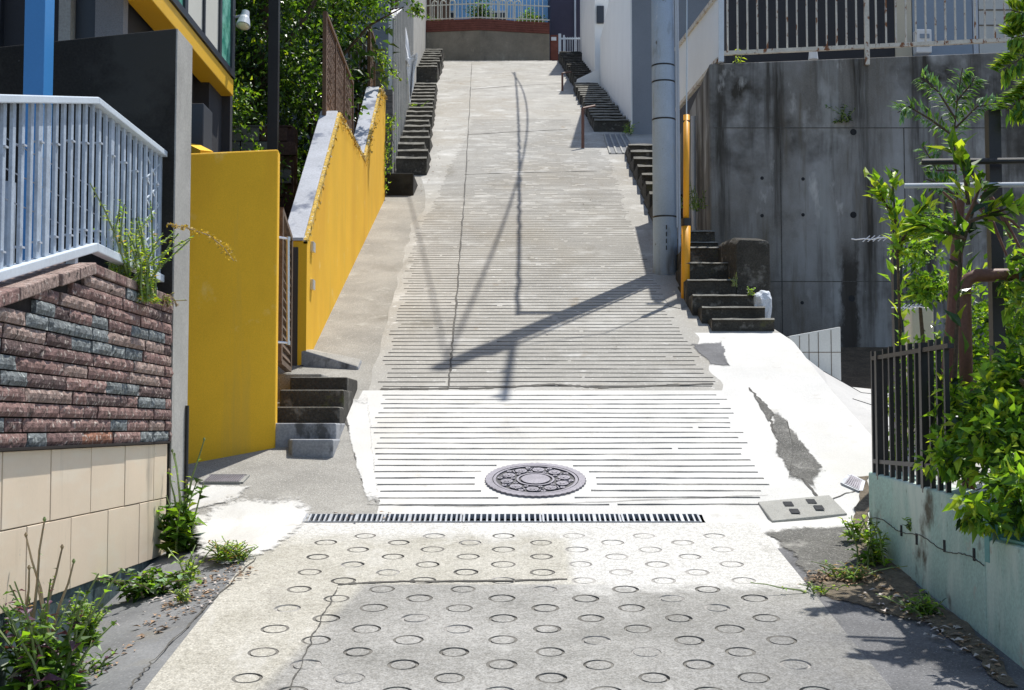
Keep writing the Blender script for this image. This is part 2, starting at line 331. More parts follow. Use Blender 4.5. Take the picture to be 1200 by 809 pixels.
# --- foreground paving with stamped rings
GY0, GY1 = 8.262, 8.43          # the drain
XA, XB = -1.42, 1.47
mb = MB(); CW, CH = .402, .1625; RO, RI, DEP = .064, .053, .010
def rect(x0, x1, y0, y1):
    if x1-x0 > 1e-4: mb.quad((x0,y0,G(y0)),(x1,y0,G(y0)),(x1,y1,G(y1)),(x0,y1,G(y1)))
k = -14
ystart = 5.48 + CH*k - CH/2
rect(XA, XB, ystart-.6, ystart)
nr = 0
while True:
    cy = 5.48 + CH*k; y0, y1 = cy-CH/2, cy+CH/2
    if y1 > 8.02: rect(XA, XB, y0, GY0); break
    ph = -.645 if k % 2 == 0 else -.445
    cx = ph - CW*10; xl = XA
    while cx - CW/2 < XA: cx += CW
    rect(XA, cx-CW/2, y0, y1)
    while cx + CW/2 <= XB + 1e-6:
        hw, hh = CW/2, CH/2; ca = math.atan2(hh, hw)
        jx, jy = R.uniform(-.006,.006), R.uniform(-.004,.004); ro = RO*R.uniform(.96,1.04); ri = ro-R.uniform(.012,.017); paleR = cx > .33 and cy > 6.9; dm = R.uniform(.6,1.1)*(.5 if paleR else 1)
        angs = sorted([2*math.pi*i/32 for i in range(32)] + [ca, math.pi-ca, math.pi+ca, 2*math.pi-ca]); n = len(angs)
        vs = []
        for a in angs:
            c_, s_ = math.cos(a), math.sin(a); t = min(hw/abs(c_) if abs(c_)>1e-6 else 9, hh/abs(s_) if abs(s_)>1e-6 else 9)
            X, Y = cx+c_*t, cy+s_*t
            dep = DEP*dm*(1 - .75*max(0, math.sin(a*1.0+nr*1.7)))*(.8+.2*math.sin(a*5+nr))
            vs.append((X, Y, G(Y)))
            for rr, dz in ((ro,0),(ro-.002,-dep),(ri+.002,-dep),(ri,-.001)):
                X, Y = cx+jx+c_*rr, cy+jy+s_*rr; vs.append((X, Y, G(Y)+dz))
        fs, ms = [], []
        for i in range(n):
            j = (i+1) % n
            for q in range(4): fs.append((i*5+q, j*5+q, j*5+q+1, i*5+q+1)); ms.append(0 if q == 0 else (2 if paleR or nr % 5 == 0 else 1))
        base = len(mb.v); mb.v += vs; mb.f += [tuple(base+a for a in f) for f in fs]; mb.mi += ms
        mb.f.append(tuple(base+i*5+4 for i in range(n))); mb.mi.append(0)
        cx += CW; nr += 1
    rect(cx-CW/2, XB, y0, y1)
    k += 1
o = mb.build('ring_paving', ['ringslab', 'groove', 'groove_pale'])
# outward faces up
import bmesh
bm = bmesh.new(); bm.from_mesh(o.data); bmesh.ops.recalc_face_normals(bm, faces=bm.faces)
if sum(f.normal.z for f in bm.faces) < 0: bmesh.ops.reverse_faces(bm, faces=bm.faces)
bm.to_mesh(o.data); bm.free(); struct(o)

# --- grooved slope
XLt = [(8.2,-2.35),(20.3,-2.05),(52,-3.7)]; XRt = [(8.2,2.64),(12.6,2.60),(13.3,2.45),(25,3.0),(52,2.75)]
aL = [(p.y, p.x) for p in (gp(444,594), gp(428,560), gp(418,520), gp(408,490), gp(425,459))]; aL.sort()
wR = 1.72
gL = [(8.5,-.78),(9.0,-.93),(10.2,-1.02),(11.1,-1.07),(15.3,-1.17),(18.4,-1.25),(19.5,-1.15),(31,-.9)]
gR = [(8.5,1.62),(11.1,1.68),(13,1.58),(15.2,1.56),(18.4,1.6),(24,1.75),(31,1.3)]
MH = Vector((.155, 9.03)); MHR = .325
mb = MB()
ybreaks = [(8.43, 0)]     # (y, dz)
cuts = []                 # bands: (y0, dz0, y1, dz1, groove?)
gy = 8.60; grooves = []
while gy < 31:
    if not (11.06 < gy < 11.24): grooves.append(gy)
    gy += .121
Y = GY1; rr = random.Random(3)
fixed = sorted([g[0] for g in GP if g[0] > Y] + [11.15, 12.895])
def plain(ya, yb):
    ys_ = [ya] + [f for f in fixed if ya < f < yb] + [yb]
    full = []
    for a, b in zip(ys_, ys_[1:]):
        n = max(1, int((b-a)/.12)) if a < 13.2 else max(1, int((b-a)/1.0))
        full += [(a+(b-a)*i/n, a+(b-a)*(i+1)/n) for i in range(n)]
    for a, b in full: seg(a, b, G(a), G(b), interp, None)
def pieces(a):
    """material boundaries across the road at depth a"""
    l, r = interp(XLt, a), interp(XRt, a)
    if a < 11.15: return [(l, interp(aL, a), 2), (interp(aL, a), r, 1)]
    if a < 12.895: 
        w = wR + .03*math.sin(a*9)
        e_ = interp(gL, a)-.10+.03*mnoise.noise(Vector((a*2,0,0))); return [(l, e_, 6), (e_, w, 0), (w, r, 1)]
    e_ = interp(gL, a)-.10+.04*mnoise.noise(Vector((a*2,0,0))) if a < 19.5 else interp([(19.5,interp(gL,19.5)-.1),(23,l+.6),(52,l+.3)], a)
    return [(l, e_, 6), (e_, r, 0)]
def seg(a, b, za, zb, _, xr):
    for (p0, p1, m_), (q0, q1, _m) in zip(pieces(a+1e-5), pieces(b-1e-5)):
        if xr is None: mb.quad((p0,a,za),(p1,a,za),(q1,b,zb),(q0,b,zb), m_)
for g in grooves:
    w = .034 if g < 11.1 else (.032 if g < 20 else .034); dep = .012 if g < 18 else max(.006, .011-(g-18)*.0005)
    plain(Y, g-w)
    gl, gr_ = interp(gL, g)+rr.uniform(-.05,.05), interp(gR, g)+rr.uniform(-.05,.05)
    rng = [(gl, gr_)]
    if abs(g-MH.y) < MHR+.05:
        hw = math.sqrt(max(0,(MHR+.05)**2-(g-MH.y)**2)) + .03; rng = [(gl, MH.x-hw), (MH.x+hw, gr_)]
    else:
        # worn gaps
        if g > 19:
            x = gl; rng = []
            while x < gr_:
                x2 = min(gr_, x+rr.uniform(.4,1.6)); rng.append((x, x2)); x = x2+rr.uniform(.02,.35)
        elif rr.random() < .5:
            xm = rr.uniform(gl+.2, gr_-.2); rng = [(gl, xm), (xm+rr.uniform(.02,.07), gr_)]
    a, b = g-w, g+w; za, zb = G(a), G(b)
    for (p0, p1, m_), (q0, q1, _m) in zip(pieces(a), pieces(b)):
        xs_ = [p0] + sorted(x for r_ in rng for x in r_ if p0 < x < p1) + [p1]
        for x0, x1 in zip(xs_, xs_[1:]):
            xm = (x0+x1)/2
            X0b = q0 if x0 == p0 else x0; X1b = q1 if x1 == p1 else x1
            if any(r_[0] < xm < r_[1] for r_ in rng):
                n = max(1, int((x1-x0)/(.10 if g < 14 else .2))); gm_ = 4 if g < 11.1 else (3 if g < 15 else 5)
                def sec(x, xb_):
                    wv = .006*math.sin(x*1.7+g*5) + .005*mnoise.noise(Vector((x*5, g*7, 0)))
                    hw = w*.30*(1+.6*mnoise.noise(Vector((x*9, g*11, 3)))); d = dep*max(.12, .75+.9*mnoise.noise(Vector((x*3, g*6, 8))))
                    ys_ = (a, g+wv-hw-.004, g+wv-hw*.5, g+wv+hw*.7, g+wv+hw+.003, b); ds_ = (0,0,d,d,0,0)
                    return [(x+(xb_-x)*(y_-a)/(b-a), y_, G(y_)-d_) for y_, d_ in zip(ys_, ds_)]
                prev = sec(x0, X0b)
                for i in range(n):
                    cur = sec(x0+(x1-x0)*(i+1)/n, X0b+(X1b-X0b)*(i+1)/n)
                    for q_ in range(5): mb.quad(prev[q_], cur[q_], cur[q_+1], prev[q_+1], gm_ if q_ in (1,2,3) else m_)
                    prev = cur
            else: mb.quad((x0,a,za),(x1,a,za),(X1b,b,zb),(X0b,b,zb), m_)
    Y = b
plain(Y, 53)
# skirt on the right
for i in range(30):
    a, b = 8.2+i*.2, 8.4+i*.2
    if a >= 8.43: mb.quad((interp(XRt,a),a,G(a)-.8),(interp(XRt,b),b,G(b)-.8),(interp(XRt,b),b,G(b)),(interp(XRt,a),a,G(a)), 1)
struct(mb.build('sloping_road', ['road','white_cement','side','groove','groove_pale','groove_worn','road_side']))
# fills left and right of the drain, strips beside the ring paving
mb = MB(); GX0, GX1 = gp(357,607).x, gp(820,607).x
sheet(mb, [(-2.35,GY0),(GX0-.02,GY0),(GX0-.02,GY1),(-2.35,GY1)], 0)
sheet(mb, [(GX1+.02,GY0),(2.64,GY0),(2.64,GY1),(GX1+.02,GY1)], 0)
sheet(mb, [(XB,7.62),(2.64,7.62),(2.64,GY0),(XB,GY0)], 0, thick=.6)
struct(mb.build('cement_strip', 'white_cement'))
mb = MB(); n = 24
for i in range(n):
    a, b = 2.6+(GY0-2.6)*i/n, 2.6+(GY0-2.6)*(i+1)/n
    for x0, x1, d0, d1 in ((-2.12,-1.62,-.15,-.035),(-1.62,XA,-.035,0)):
        mb.quad((x0,a,G(a)+d0),(x1,a,G(a)+d1),(x1,b,G(b)+d1),(x0,b,G(b)+d0))
struct(mb.build('gutter_strip', 'gutter_slab'))
mb = MB(); sheet(mb, [(XB,2.6),(2.2,2.6),(2.2,7.62),(XB,7.62)], 0)
struct(mb.build('asphalt_strip', 'asphalt'))
# joints and cracks
def ribbon(mb, px, w=.012, off=.004, seed=0, sub=8, jit=.008):
    r = random.Random(seed); pts = [gp(*p) for p in px]; q = []
    for a, b in zip(pts, pts[1:]):
        for i in range(sub): q.append(a.lerp(b, i/sub) + Vector((r.uniform(-jit,jit), r.uniform(-jit,jit), 0)))
    q.append(pts[-1])
    for a, b in zip(q, q[1:]):
        d = Vector((b.x-a.x, b.y-a.y, 0)).normalized(); nn = Vector((-d.y, d.x, 0))*w*r.uniform(.25,.6)
        f = lambda p: (p.x, p.y, G(p.y)+off)
        mb.quad(f(a-nn), f(b-nn), f(b+nn), f(a+nn))
mb = MB()
ribbon(mb, [(525,458),(531,400),(538,310),(544,232),(549,150),(553,74)], .02, seed=1, sub=14)
ribbon(mb, [(445,457),(560,456),(650,452),(700,455),(836,451)], .05, seed=2, sub=10)
ribbon(mb, [(548,158),(600,155),(665,152)], .06, seed=3)
ribbon(mb, [(553,105),(600,101),(664,98)], .06, seed=4)
ribbon(mb, [(545,205),(600,203),(700,201)], .03, seed=14)
ribbon(mb, [(395,690),(370,740),(340,809)], .007, seed=5, sub=12)
ribbon(mb, [(395,686),(470,682),(560,683),(665,680)], .028, seed=6, sub=10)
ribbon(mb, [(398,470),(412,510),(425,560),(443,590)], .03, seed=7)
ribbon(mb, [(402,480),(425,500),(433,520),(436,560)], .02, seed=8)
ribbon(mb, [(878,455),(900,480),(905,500),(925,545),(960,585)], .02, seed=9, sub=12)
ribbon(mb, [(430,592),(560,595),(700,590),(900,582)], .006, seed=10, sub=10)
ribbon(mb, [(300,655),(250,705),(180,775),(150,809)], .009, seed=11, sub=12)
ribbon(mb, [(448,232),(405,320),(352,432)], .03, seed=12, sub=12)
ribbon(mb, [(940,600),(990,580),(1010,575)], .01, seed=13)
struct(mb.build('joint_lines', 'crack'))
# patches of other concrete, worn thin at their edges, plus painted sun glare
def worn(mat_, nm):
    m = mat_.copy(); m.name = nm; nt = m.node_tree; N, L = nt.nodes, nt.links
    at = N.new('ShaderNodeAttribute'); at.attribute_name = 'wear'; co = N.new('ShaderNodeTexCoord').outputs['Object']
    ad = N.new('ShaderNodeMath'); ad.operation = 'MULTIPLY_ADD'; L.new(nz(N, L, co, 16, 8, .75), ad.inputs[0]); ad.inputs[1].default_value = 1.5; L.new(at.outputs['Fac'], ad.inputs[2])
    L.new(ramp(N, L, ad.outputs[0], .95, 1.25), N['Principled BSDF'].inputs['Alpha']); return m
def soft_sheet(name, px, mat_, off=.006, jit=.03, seed=1, inner=.72):
    pts_ = rough_poly(px, jit, 5, seed); n = len(pts_); cx = sum(p[0] for p in pts_)/n; cy = sum(p[1] for p in pts_)/n
    ks = (1.12, 1.0, .88, inner, .55, .35, .15); wr = (0, .25, .5, 1, 1, 1, 1); vs, fs, at = [], [], []
    for k, w_ in zip(ks, wr):
        for p in pts_: X, Y = cx+(p[0]-cx)*k, cy+(p[1]-cy)*k; vs.append((X, Y, G(Y)+off)); at.append(w_)
    vs.append((cx, cy, G(cy)+off)); at.append(1)
    for r_ in range(len(ks)-1):
        for i in range(n): j = (i+1) % n; fs.append((r_*n+i, r_*n+j, (r_+1)*n+j, (r_+1)*n+i))
    e = (len(ks)-1)*n
    for i in range(n): fs.append((e+i, e+(i+1)%n, len(vs)-1))
    m_ = MB(); m_.add(vs, fs); o = m_.build(name, mat_); A = o.data.attributes.new('wear', 'FLOAT', 'POINT'); A.data.foreach_set('value', at)
    return struct(o)
M['asphalt_w'] = worn(M['asphalt'], 'worn_asphalt'); M['side_w'] = worn(M['aggregate'], 'worn_aggregate'); M['pale_w'] = worn(M['white_cement'], 'worn_cement_and_glare'); M['dirt_w'] = worn(M['dirt'], 'thin_dirt')
soft_sheet('road_patch', [(812,404),(846,401),(849,418),(858,430),(832,429)], 'asphalt_w', .005, .02, 1, .85)
soft_sheet('road_patch', [(902,482),(921,492),(938,518),(966,552),(950,570),(925,560),(912,530)], 'side_w', .005, .02, 2)
soft_sheet('road_patch', [(884,463),(898,474),(908,488),(903,496),(890,480)], 'side_w', .005, .015, 12)
soft_sheet('road_patch', [(895,628),(930,618),(1005,620),(1010,655),(1005,678),(950,678),(925,664),(935,648)], 'side_w', .006, .03, 3)
soft_sheet('pale_patch', [(236,655),(226,625),(246,598),(290,588),(344,588),(372,604),(352,620),(341,634),(300,655),(268,662)], 'pale_w', .007, .03, 4)  # same concrete in strong sun, its glare put in as paler colour
soft_sheet('pale_patch', [(205,570),(290,572),(262,592),(210,602)], 'pale_w', .007, .03, 5)
soft_sheet('pale_patch', [(402,470),(432,468),(444,592),(430,588),(416,540)], 'pale_w', .005, .012, 6)
soft_sheet('soil_strip', [(940,680),(1010,668),(1075,700),(1110,735),(1010,715),(960,700)], 'dirt_w', .007, .03, 7)
mb = MB()
sheet(mb, rough_poly([(1004,560),(1018,560),(1022,640),(1090,700),(1160,760),(1196,809),(1180,809),(1128,760),(1060,715),(1010,670),(1004,620)], .03, 5, 8), .009)
struct(mb.build('soil_strip', 'dirt'))

# ---------------------------------------------------------------- drain grates, manhole, lids
w = (GX1-GX0)/5
pit = MB(); pit.box(GX0-.02, GX1+.02, GY0, GY1, G(GY0)-.35, G(GY0)-.12)
for yy in (GY0, GY1): pit.quad((GX0-.02,yy,G(yy)-.2),(GX1+.02,yy,G(yy)-.2),(GX1+.02,yy,G(yy)),(GX0-.02,yy,G(yy)))
struct(pit.build('drain_channel', 'pit'))
gn = ['leftmost drain grate, with dead leaves beside it', 'second drain grate from the left across the slope', 'middle drain grate below the round manhole cover', 'second drain grate from the right across the slope', 'rightmost drain grate, nearest the turquoise wall']
for i in range(5):
    x0, x1 = GX0+w*i+.004, GX0+w*(i+1)-.004
    t = thing('drain_grate', 'galvanised steel ' + gn[i], 'drain grate', (x0, GY0, G(GY0)), 'steel grates over the cross drain')
    f = MB(); b = MB(); zz = lambda y: G(y)+.004
    for (a, c_) in (((x0,GY0+.006),(x1,GY0+.006)), ((x0,GY1-.006),(x1,GY1-.006)), ((x0+.005,GY0),(x0+.005,GY1)), ((x1-.005,GY0),(x1-.005,GY1))):
        f.bar((a[0],a[1],zz(a[1])-.012),(c_[0],c_[1],zz(c_[1])-.012), .012, .03)
    f.build('frame', 'grate', t)
    nb = 15 if i not in (2,4) else 13
    for k in range(1, nb):
        x = x0+(x1-x0)*k/nb; b.bar((x,GY0+.012,zz(GY0)-.012),(x,GY1-.012,zz(GY1)-.012), .011 if k % 5 else .02, .028)
    ym = (GY0+GY1)/2
    b.bar((x0+.01,ym,zz(ym)-.018),(x1-.01,ym,zz(ym)-.018), .006, .015)
    b.build('bars', 'grate', t)

def slopeframe(c):
    """matrix of a plate lying on the slope at c"""
    s = (G(c.y+.3)-G(c.y-.3))/.6; t = Vector((0,1,s)).normalized(); n_ = Vector((0,-s,1)).normalized()
    return Matrix(((1,t.x,n_.x,c.x),(0,t.y,n_.y,c.y),(0,t.z,n_.z,c.z),(0,0,0,1)))
c3 = Vector((MH.x, MH.y, G(MH.y)+.004)); T4 = slopeframe(c3)
mh = thing('manhole_cover', 'round cast iron manhole cover with raised scroll and flower relief in the grooved slope', 'manhole cover', c3)
def annulus(mb, r0, r1, z0, z1, n=64, mi=0, cx=0, cy=0, teeth=0):
    o_ = len(mb.v)
    for k in range(n):
        a = 2*math.pi*k/n; rr1 = r1 + (teeth if (k//1) % 2 else 0)
        for r_, z in ((r0,z0),(r0,z1),(rr1,z1),(rr1,z0)): mb.v.append(tuple(T4 @ Vector((cx+r_*math.cos(a), cy+r_*math.sin(a), z))))
    for k in range(n):
        j = (k+1) % n
        for q in range(3): mb.f.append((o_+k*4+q, o_+k*4+q+1, o_+j*4+q+1, o_+j*4+q)); mb.mi.append(mi)
a = MB(); annulus(a, .285, .325, -.03, .010, 96, teeth=.009); a.build('rim', 'iron', mh)
a = MB(); a.add([tuple(T4 @ Vector((.29*math.cos(2*math.pi*k/64), .29*math.sin(2*math.pi*k/64), .0))) for k in range(64)], [tuple(range(64))]); a.build('plate', 'iron_dark', mh)
a = MB(); annulus(a, .262, .279, 0, .009); annulus(a, .112, .125, 0, .009); annulus(a, .0, .095, 0, .011, 24)
for k in range(10):
    an = 2*math.pi*k/10+.2; rr_ = .192; cx, cy = rr_*math.cos(an), rr_*math.sin(an)
    annulus(a, .0, .013, 0, .012, 12, cx=cx, cy=cy); annulus(a, .026, .040, 0, .009, 20, cx=cx, cy=cy)
    for q in range(5):
        an2 = an+q*1.257; annulus(a, 0, .0105, 0, .010, 8, cx=cx+.02*math.cos(an2), cy=cy+.02*math.sin(an2))
    an3 = an+.314
    for s_, rad in ((.235,.017),(.150,.014)): annulus(a, .006, rad, 0, .009, 14, cx=s_*math.cos(an3), cy=s_*math.sin(an3))
    for q in range(6):
        t0 = an+.09+q*.05; rr0 = .212+.022*math.sin(q*1.1); p = T4 @ Vector((rr0*math.cos(t0), rr0*math.sin(t0), .005)); t1 = t0+.05; rr1 = .212+.022*math.sin((q+1)*1.1)
        p2 = T4 @ Vector((rr1*math.cos(t1), rr1*math.sin(t1), .005)); a.bar(p, p2, .008, .008)
a.build('relief', 'iron', mh)
def plate(name, px, mats, label, cat, thick=.03, off=.012, holes=None, **k):
    q = [gp(*p) for p in px]; c_ = (q[0]+q[1]+q[2]+q[3])/4; t = thing(name, label, cat, c_)
    m_ = MB(); top = [(v.x, v.y, G(v.y)+off) for v in q]; bot = [(v.x, v.y, G(v.y)-thick) for v in q]
    m_.hexa(bot+top); m_.build('slab', mats, t, bevel=.006)
    return t, q
t, q = plate('gutter_lid', [(905,613),(993,604),(972,583),(888,591)], 'lid', 'rectangular grey concrete gutter lid with four square holes', 'gutter lid')
for i, (u, v) in enumerate([(.36,.70),(.68,.72),(.36,.3),(.70,.35)]):
    c_ = q[0].lerp(q[1],u).lerp(q[3].lerp(q[2],u), v); h = MB(); s_ = .028
    zf_ = lambda yy: (G(q[0].y)+(G(q[3].y)-G(q[0].y))*(yy-q[0].y)/(q[3].y-q[0].y)) + .0185
    h.quad(*[(c_.x+dx*s_, c_.y+dy*s_*1.5, zf_(c_.y+dy*s_*1.5)) for dx, dy in ((-1,-1),(1,-1),(1,1),(-1,1))]); h.build('hole', 'pit', t)
def small_grate(px, label, group=None, nb=9, frame='lid'):
    q = [gp(*p) for p in px]; c_ = (q[0]+q[2])/2; t = thing('catch_basin', label, 'drain', c_)
    f = MB(); Z = lambda p, d: (p.x, p.y, G(p.y)+d)
    for a, b_ in zip(q, q[1:]+q[:1]): f.bar(Z(a,-.004), Z(b_,-.004), .035, .03)
    f.build('frame', frame, t)
    pm = MB(); pm.quad(*[Z(p,.003) for p in q]); pm.build('sump', 'pit', t)
    b_ = MB()
    for k in range(1, nb): b_.bar(Z(q[0].lerp(q[1], k/nb), .008), Z(q[3].lerp(q[2], k/nb), .008), .012, .012)
    b_.build('bars', 'iron', t)
small_grate([(236,567),(282,567),(290,559),(246,559)], 'small grey framed drain grate in front of the tall yellow slab', nb=16)
small_grate([(988,568),(1008,578),(1011,566),(996,559)], 'small drain grate at the far end of the turquoise wall', nb=8, frame='grate')

# ---------------------------------------------------------------- stairs
def flight(name, label, Y0, Y1, n, XL, XR, zf, mats, rise_extra=0, jit=.012, bevel=.02, base=.4, parent_cat='stairs', seedv=1):
    jit *= 1.8; r = random.Random(seedv)
    t = thing(name, label, parent_cat, ((XL(Y0)+XR(Y0))/2, Y0, zf(Y0)))
    for k in range(n):
        a, b = Y0+(Y1-Y0)*k/n, Y0+(Y1-Y0)*(k+1)/n; top = zf(b)+rise_extra
        l, r2 = XL(a)+r.uniform(-jit,jit), XR(a)+r.uniform(-jit,jit)*2
        s_ = MB(); N_ = 5; j = [r.uniform(-jit,jit)*.7 for _ in range(N_+1)]; h = [r.uniform(-jit,jit)*.5 for _ in range(N_+1)]
        nose = .03
        rows = []
        for i in range(N_+1):
            x = l+(r2-l)*i/N_
            rows.append([(x,a+j[i]+nose,G(a)-base if base else zf(a)-.3),(x,a+j[i]+nose,top-.055),(x,a+j[i],top-.045),(x,a+j[i]+.06,top+h[i]),(x,b+.25,top+h[i]),(x,b+.25,G(a)-base)])
        vs = [v for row in rows for v in row]; m6 = 6; fs = []
        for i in range(N_):
            for q in range(5): fs.append((i*m6+q, (i+1)*m6+q, (i+1)*m6+q+1, i*m6+q+1))
        s_.add(vs, fs, 0); s_.mi[-1] = 0
        for idx in range(len(s_.mi)):
            if idx % 5 in (2, 3): s_.mi[idx] = 1
        s_.add([rows[0][q] for q in range(6)], [tuple(reversed(range(6)))], 0); s_.add([rows[-1][q] for q in range(6)], [tuple(range(6))], 0)
        s_.build('step', mats, t)
    return t
lin = lambda x0, y0, s: (lambda Y: x0 + s*(Y-y0))
# left long stairs
flight('stone_stairs', 'lower flight of dark mossy steps climbing beside the white wall on the left', 22.6, 38.2, 17, lin(-1.93,22,-.050), lin(-1.47,22.7,-.043), lambda Y: G(Y)+.02, ['mossy','steptop'], seedv=2)
flight('stone_stairs', 'short upper flight of dark steps at the top left of the slope', 41.0, 51.0, 8, lin(-2.9,41,-.035), lin(-2.28,41,-.033), lambda Y: G(Y)+.12, ['mossy','steptop'], seedv=3)
a = P(484,228,20.6); mbk = MB(); mbk.box(-1.98,-1.50,20.6,22.4,G(20.6)-.3,P(480,203,20.6).z)
single(mbk, 'concrete_block', 'blackwall', 'low black concrete block at the foot of the left stone stairs', 'block', (-1.74,20.6,G(20.6)), bevel=.015)
# right stairs behind pole
flight('stone_stairs', 'rounded dark steps half hidden behind the utility pole', 18.2, 25.2, 8, lin(1.93,18.2,.026), lin(2.75,18.2,.02), lambda Y: G(Y)+.03, ['mossy','steptop'], seedv=4)
flight('stone_stairs', 'dark steps along the tall white house wall on the right', 28.6, 38.4, 17, lin(1.74,28.6,.002), lin(2.46,28.6,0), lambda Y: G(Y)+.10, ['mossy','steptop'], seedv=5)
flight('stone_stairs', 'topmost dark steps rising to the small white gate', 39.2, 51.0, 14, lin(1.80,39.2,-.004), lin(2.62,39.2,-.0), lambda Y: G(Y)+.14, ['mossy','mossy'], seedv=6)
# right near stairs by the yellow guard
t = thing('concrete_stairs', 'dark shaded concrete steps beside the orange guy guard and grey retaining wall', 'stairs', (2.1, 12.9, G(12.9)))
spec = [(835,908,392,373,12.93),(823,897,374,359,13.2),(812,885,360,345,13.5),(806,863,346,327,13.85),(804,862,330,307,14.2),(803,850,310,289,14.6),(803,842,292,283,15.0),(803,838,284,270,15.4)]
for k, (xl, xr, yb, yt, Yk) in enumerate(spec):
    s_ = MB(); l = P(xl,yb,Yk).x; r2 = P(xr,yb,Yk).x; zt = P(xl,yt,Yk).z; zb = G(12.9)-.4
    n = 6; rows = []
    for i in range(n+1):
        x = l+(r2-l)*i/n; jj = R.uniform(-.008,.008); jz = R.uniform(-.004,.004)
        rows.append([(x,Yk+.02,zb),(x,Yk+.02,zt-.03),(x,Yk+jj,zt-.016),(x,Yk+jj+.025,zt+jz),(x,Yk+.9,zt+jz),(x,Yk+.9,zb)])
    vs = [v for row in rows for v in row]; fs = [(i*6+q,(i+1)*6+q,(i+1)*6+q+1,i*6+q+1) for i in range(n) for q in range(5)]
    s_.add(vs, fs, 0)
    for idx in range(len(s_.mi)):
        if idx % 5 in (2, 3): s_.mi[idx] = 1
    s_.add(rows[0], [tuple(reversed(range(6)))]); s_.add(rows[-1], [tuple(range(6))]); s_.build('step', ['mossy','steptop'], t)
# cheek wall
ck = MB(); A = P(862,340,13.9); B_ = P(903,340,13.9); zt = P(880,277,13.9).z; zt2 = P(903,281,13.9).z
prof = [(13.9, zt2), (14.15, zt+.02), (14.6, P(862,284,14.6).z), (15.0, P(850,292,15.0).z), (15.5, P(838,298,15.5).z)]
rows = []
for Yk, z in prof:
    sh = (Yk-13.9)*-.10
    rows.append([(A.x+sh,Yk,0.2),(A.x+sh+.01,Yk,z-.05),(A.x+sh+.05,Yk,z),(B_.x+sh-.03,Yk,z-.01),(B_.x+sh,Yk,z-.05),(B_.x+sh,Yk,.2)])
vs = [v for r_ in rows for v in r_]; fs = [(i*6+q,i*6+q+1,(i+1)*6+q+1,(i+1)*6+q) for i in range(len(rows)-1) for q in range(5)] + [tuple(reversed(range(6))), tuple(range(24,30))]
ck.add(vs, fs); single(ck, 'stair_cheek_wall', 'mossy', 'dark curved concrete cheek wall at the right of the near steps', 'wall', (A.x, 13.9, .6), bevel=.015)
# whitewashed stone
st_ = MB(); c_ = P(894,352,13.55)
for i in range(7):
    for j in range(12): pass
bm = bmesh.new(); bmesh.ops.create_icosphere(bm, subdivisions=3, radius=1)
for v in bm.verts:
    n_ = mnoise.noise(v.co*1.7)*.25; v.co *= 1+n_; v.co = Vector((v.co.x*.10, v.co.y*.10, v.co.z*.095 if v.co.z > 0 else v.co.z*.3))
me = bpy.data.meshes.new('painted_stone'); bm.to_mesh(me); bm.free(); me.materials.append(M['whitestone'])
o = bpy.data.objects.new('painted_stone', me); C.objects.link(o); o.location = c_; o['label'] = 'whitewashed lump of stone beside the near steps below the cheek wall'; o['category'] = 'stone'

# left entrance steps
t = thing('entrance_steps', 'small grey entrance steps beside the tall yellow slab and gate', 'stairs', (-1.45, 9.5, G(9.5)))
for k, (xl, xr, yb, yt, Yk, mt) in enumerate([(330,391,538,515,9.52,'stepgrey'),(321,394,516,496,9.72,'stepgrey'),(323,398,497,477,9.98,'mossy'),(328,403,478,457,10.22,'mossy'),(340,407,458,442,10.5,'mossy')]):
    s_ = MB(); l = P(xl,yb,Yk).x; r2 = P(xr,yb,Yk).x; zt = P(xl,yt,Yk).z
    f_ = [(l+.07 if k == 0 else l, Yk), (r2, Yk-(.03 if k == 0 else 0)), (r2, 11.2 if k == 4 else Yk+.6), (l-.1, 11.2 if k == 4 else Yk+.6)]
    s_.hexa([(x, y, -.6) for x, y in f_]+[(x, y, zt) for x, y in f_])
    s_.mi[1] = 1; s_.build('step', [mt, 'steptop' if k > 1 else 'stepgrey'], t, bevel=.012)
s_ = MB(); s_.box(-2.3,-1.52,10.9,11.75,-.3,.42); single(s_, 'gate_landing', 'side', 'grey concrete landing in front of the narrow gate', 'landing', (-1.9,10.9,-.3), bevel=.01)
kb = MB(); a, b_, c_ = gp(362,428), gp(408,436), gp(421,432)
h = .11
kb.hexa([(a.x-.1,a.y,G(a.y)-.2),(c_.x,c_.y-.05,G(c_.y)-.2),(c_.x,c_.y+.25,G(c_.y)-.2),(a.x-.1,a.y+.45,G(a.y)-.2),
         (a.x-.1,a.y,P(362,408,a.y).z),(c_.x,c_.y-.05,P(421,430,c_.y).z),(c_.x,c_.y+.2,G(c_.y+.25)+.01),(a.x-.1,a.y+.45,G(a.y+.45)+.02)])
kb.mi[1] = 1
single(kb, 'kerb_ramp', ['stepgrey','side'], 'sloping dark kerb wedge at the foot of the yellow wall', 'kerb', (a.x,a.y,G(a.y)), bevel=.02)

# ---------------------------------------------------------------- left wall: bricks, tiles, plinth
WX = lambda Y: -2.045 + .004*(Y-5.5)
zA = -.09
w1 = thing('boundary_wall', 'left boundary wall of red and green split bricks above cream tiles', 'wall', (-2.2, 6.3, -1.1))
topz = [(3.5,.18),(5.35,P(0,352,5.45).z),(6.6,P(108,311,6.62).z),(8.16,P(212,350,8.16).z)]
core = MB()
pr = [(3.5,-1.6),(8.12,-1.6),(8.12,zA+.0),(3.5,zA+.0)]
core.prism(pr, 'x', -2.45, -2.068); core.build('wall_core', 'tilegap', w1)
core = MB(); core.prism([(3.5,zA),(8.12,zA),(8.12,topz[3][1]-.03),(6.6,topz[2][1]-.03),(5.35,topz[1][1]-.03),(3.5,topz[0][1]-.03)], 'x', -2.45, -2.062); core.build('brick_backing', 'mortar', w1)
br = MB(); ch = .0635; rb = random.Random(11); z = zA+.004; row = 0
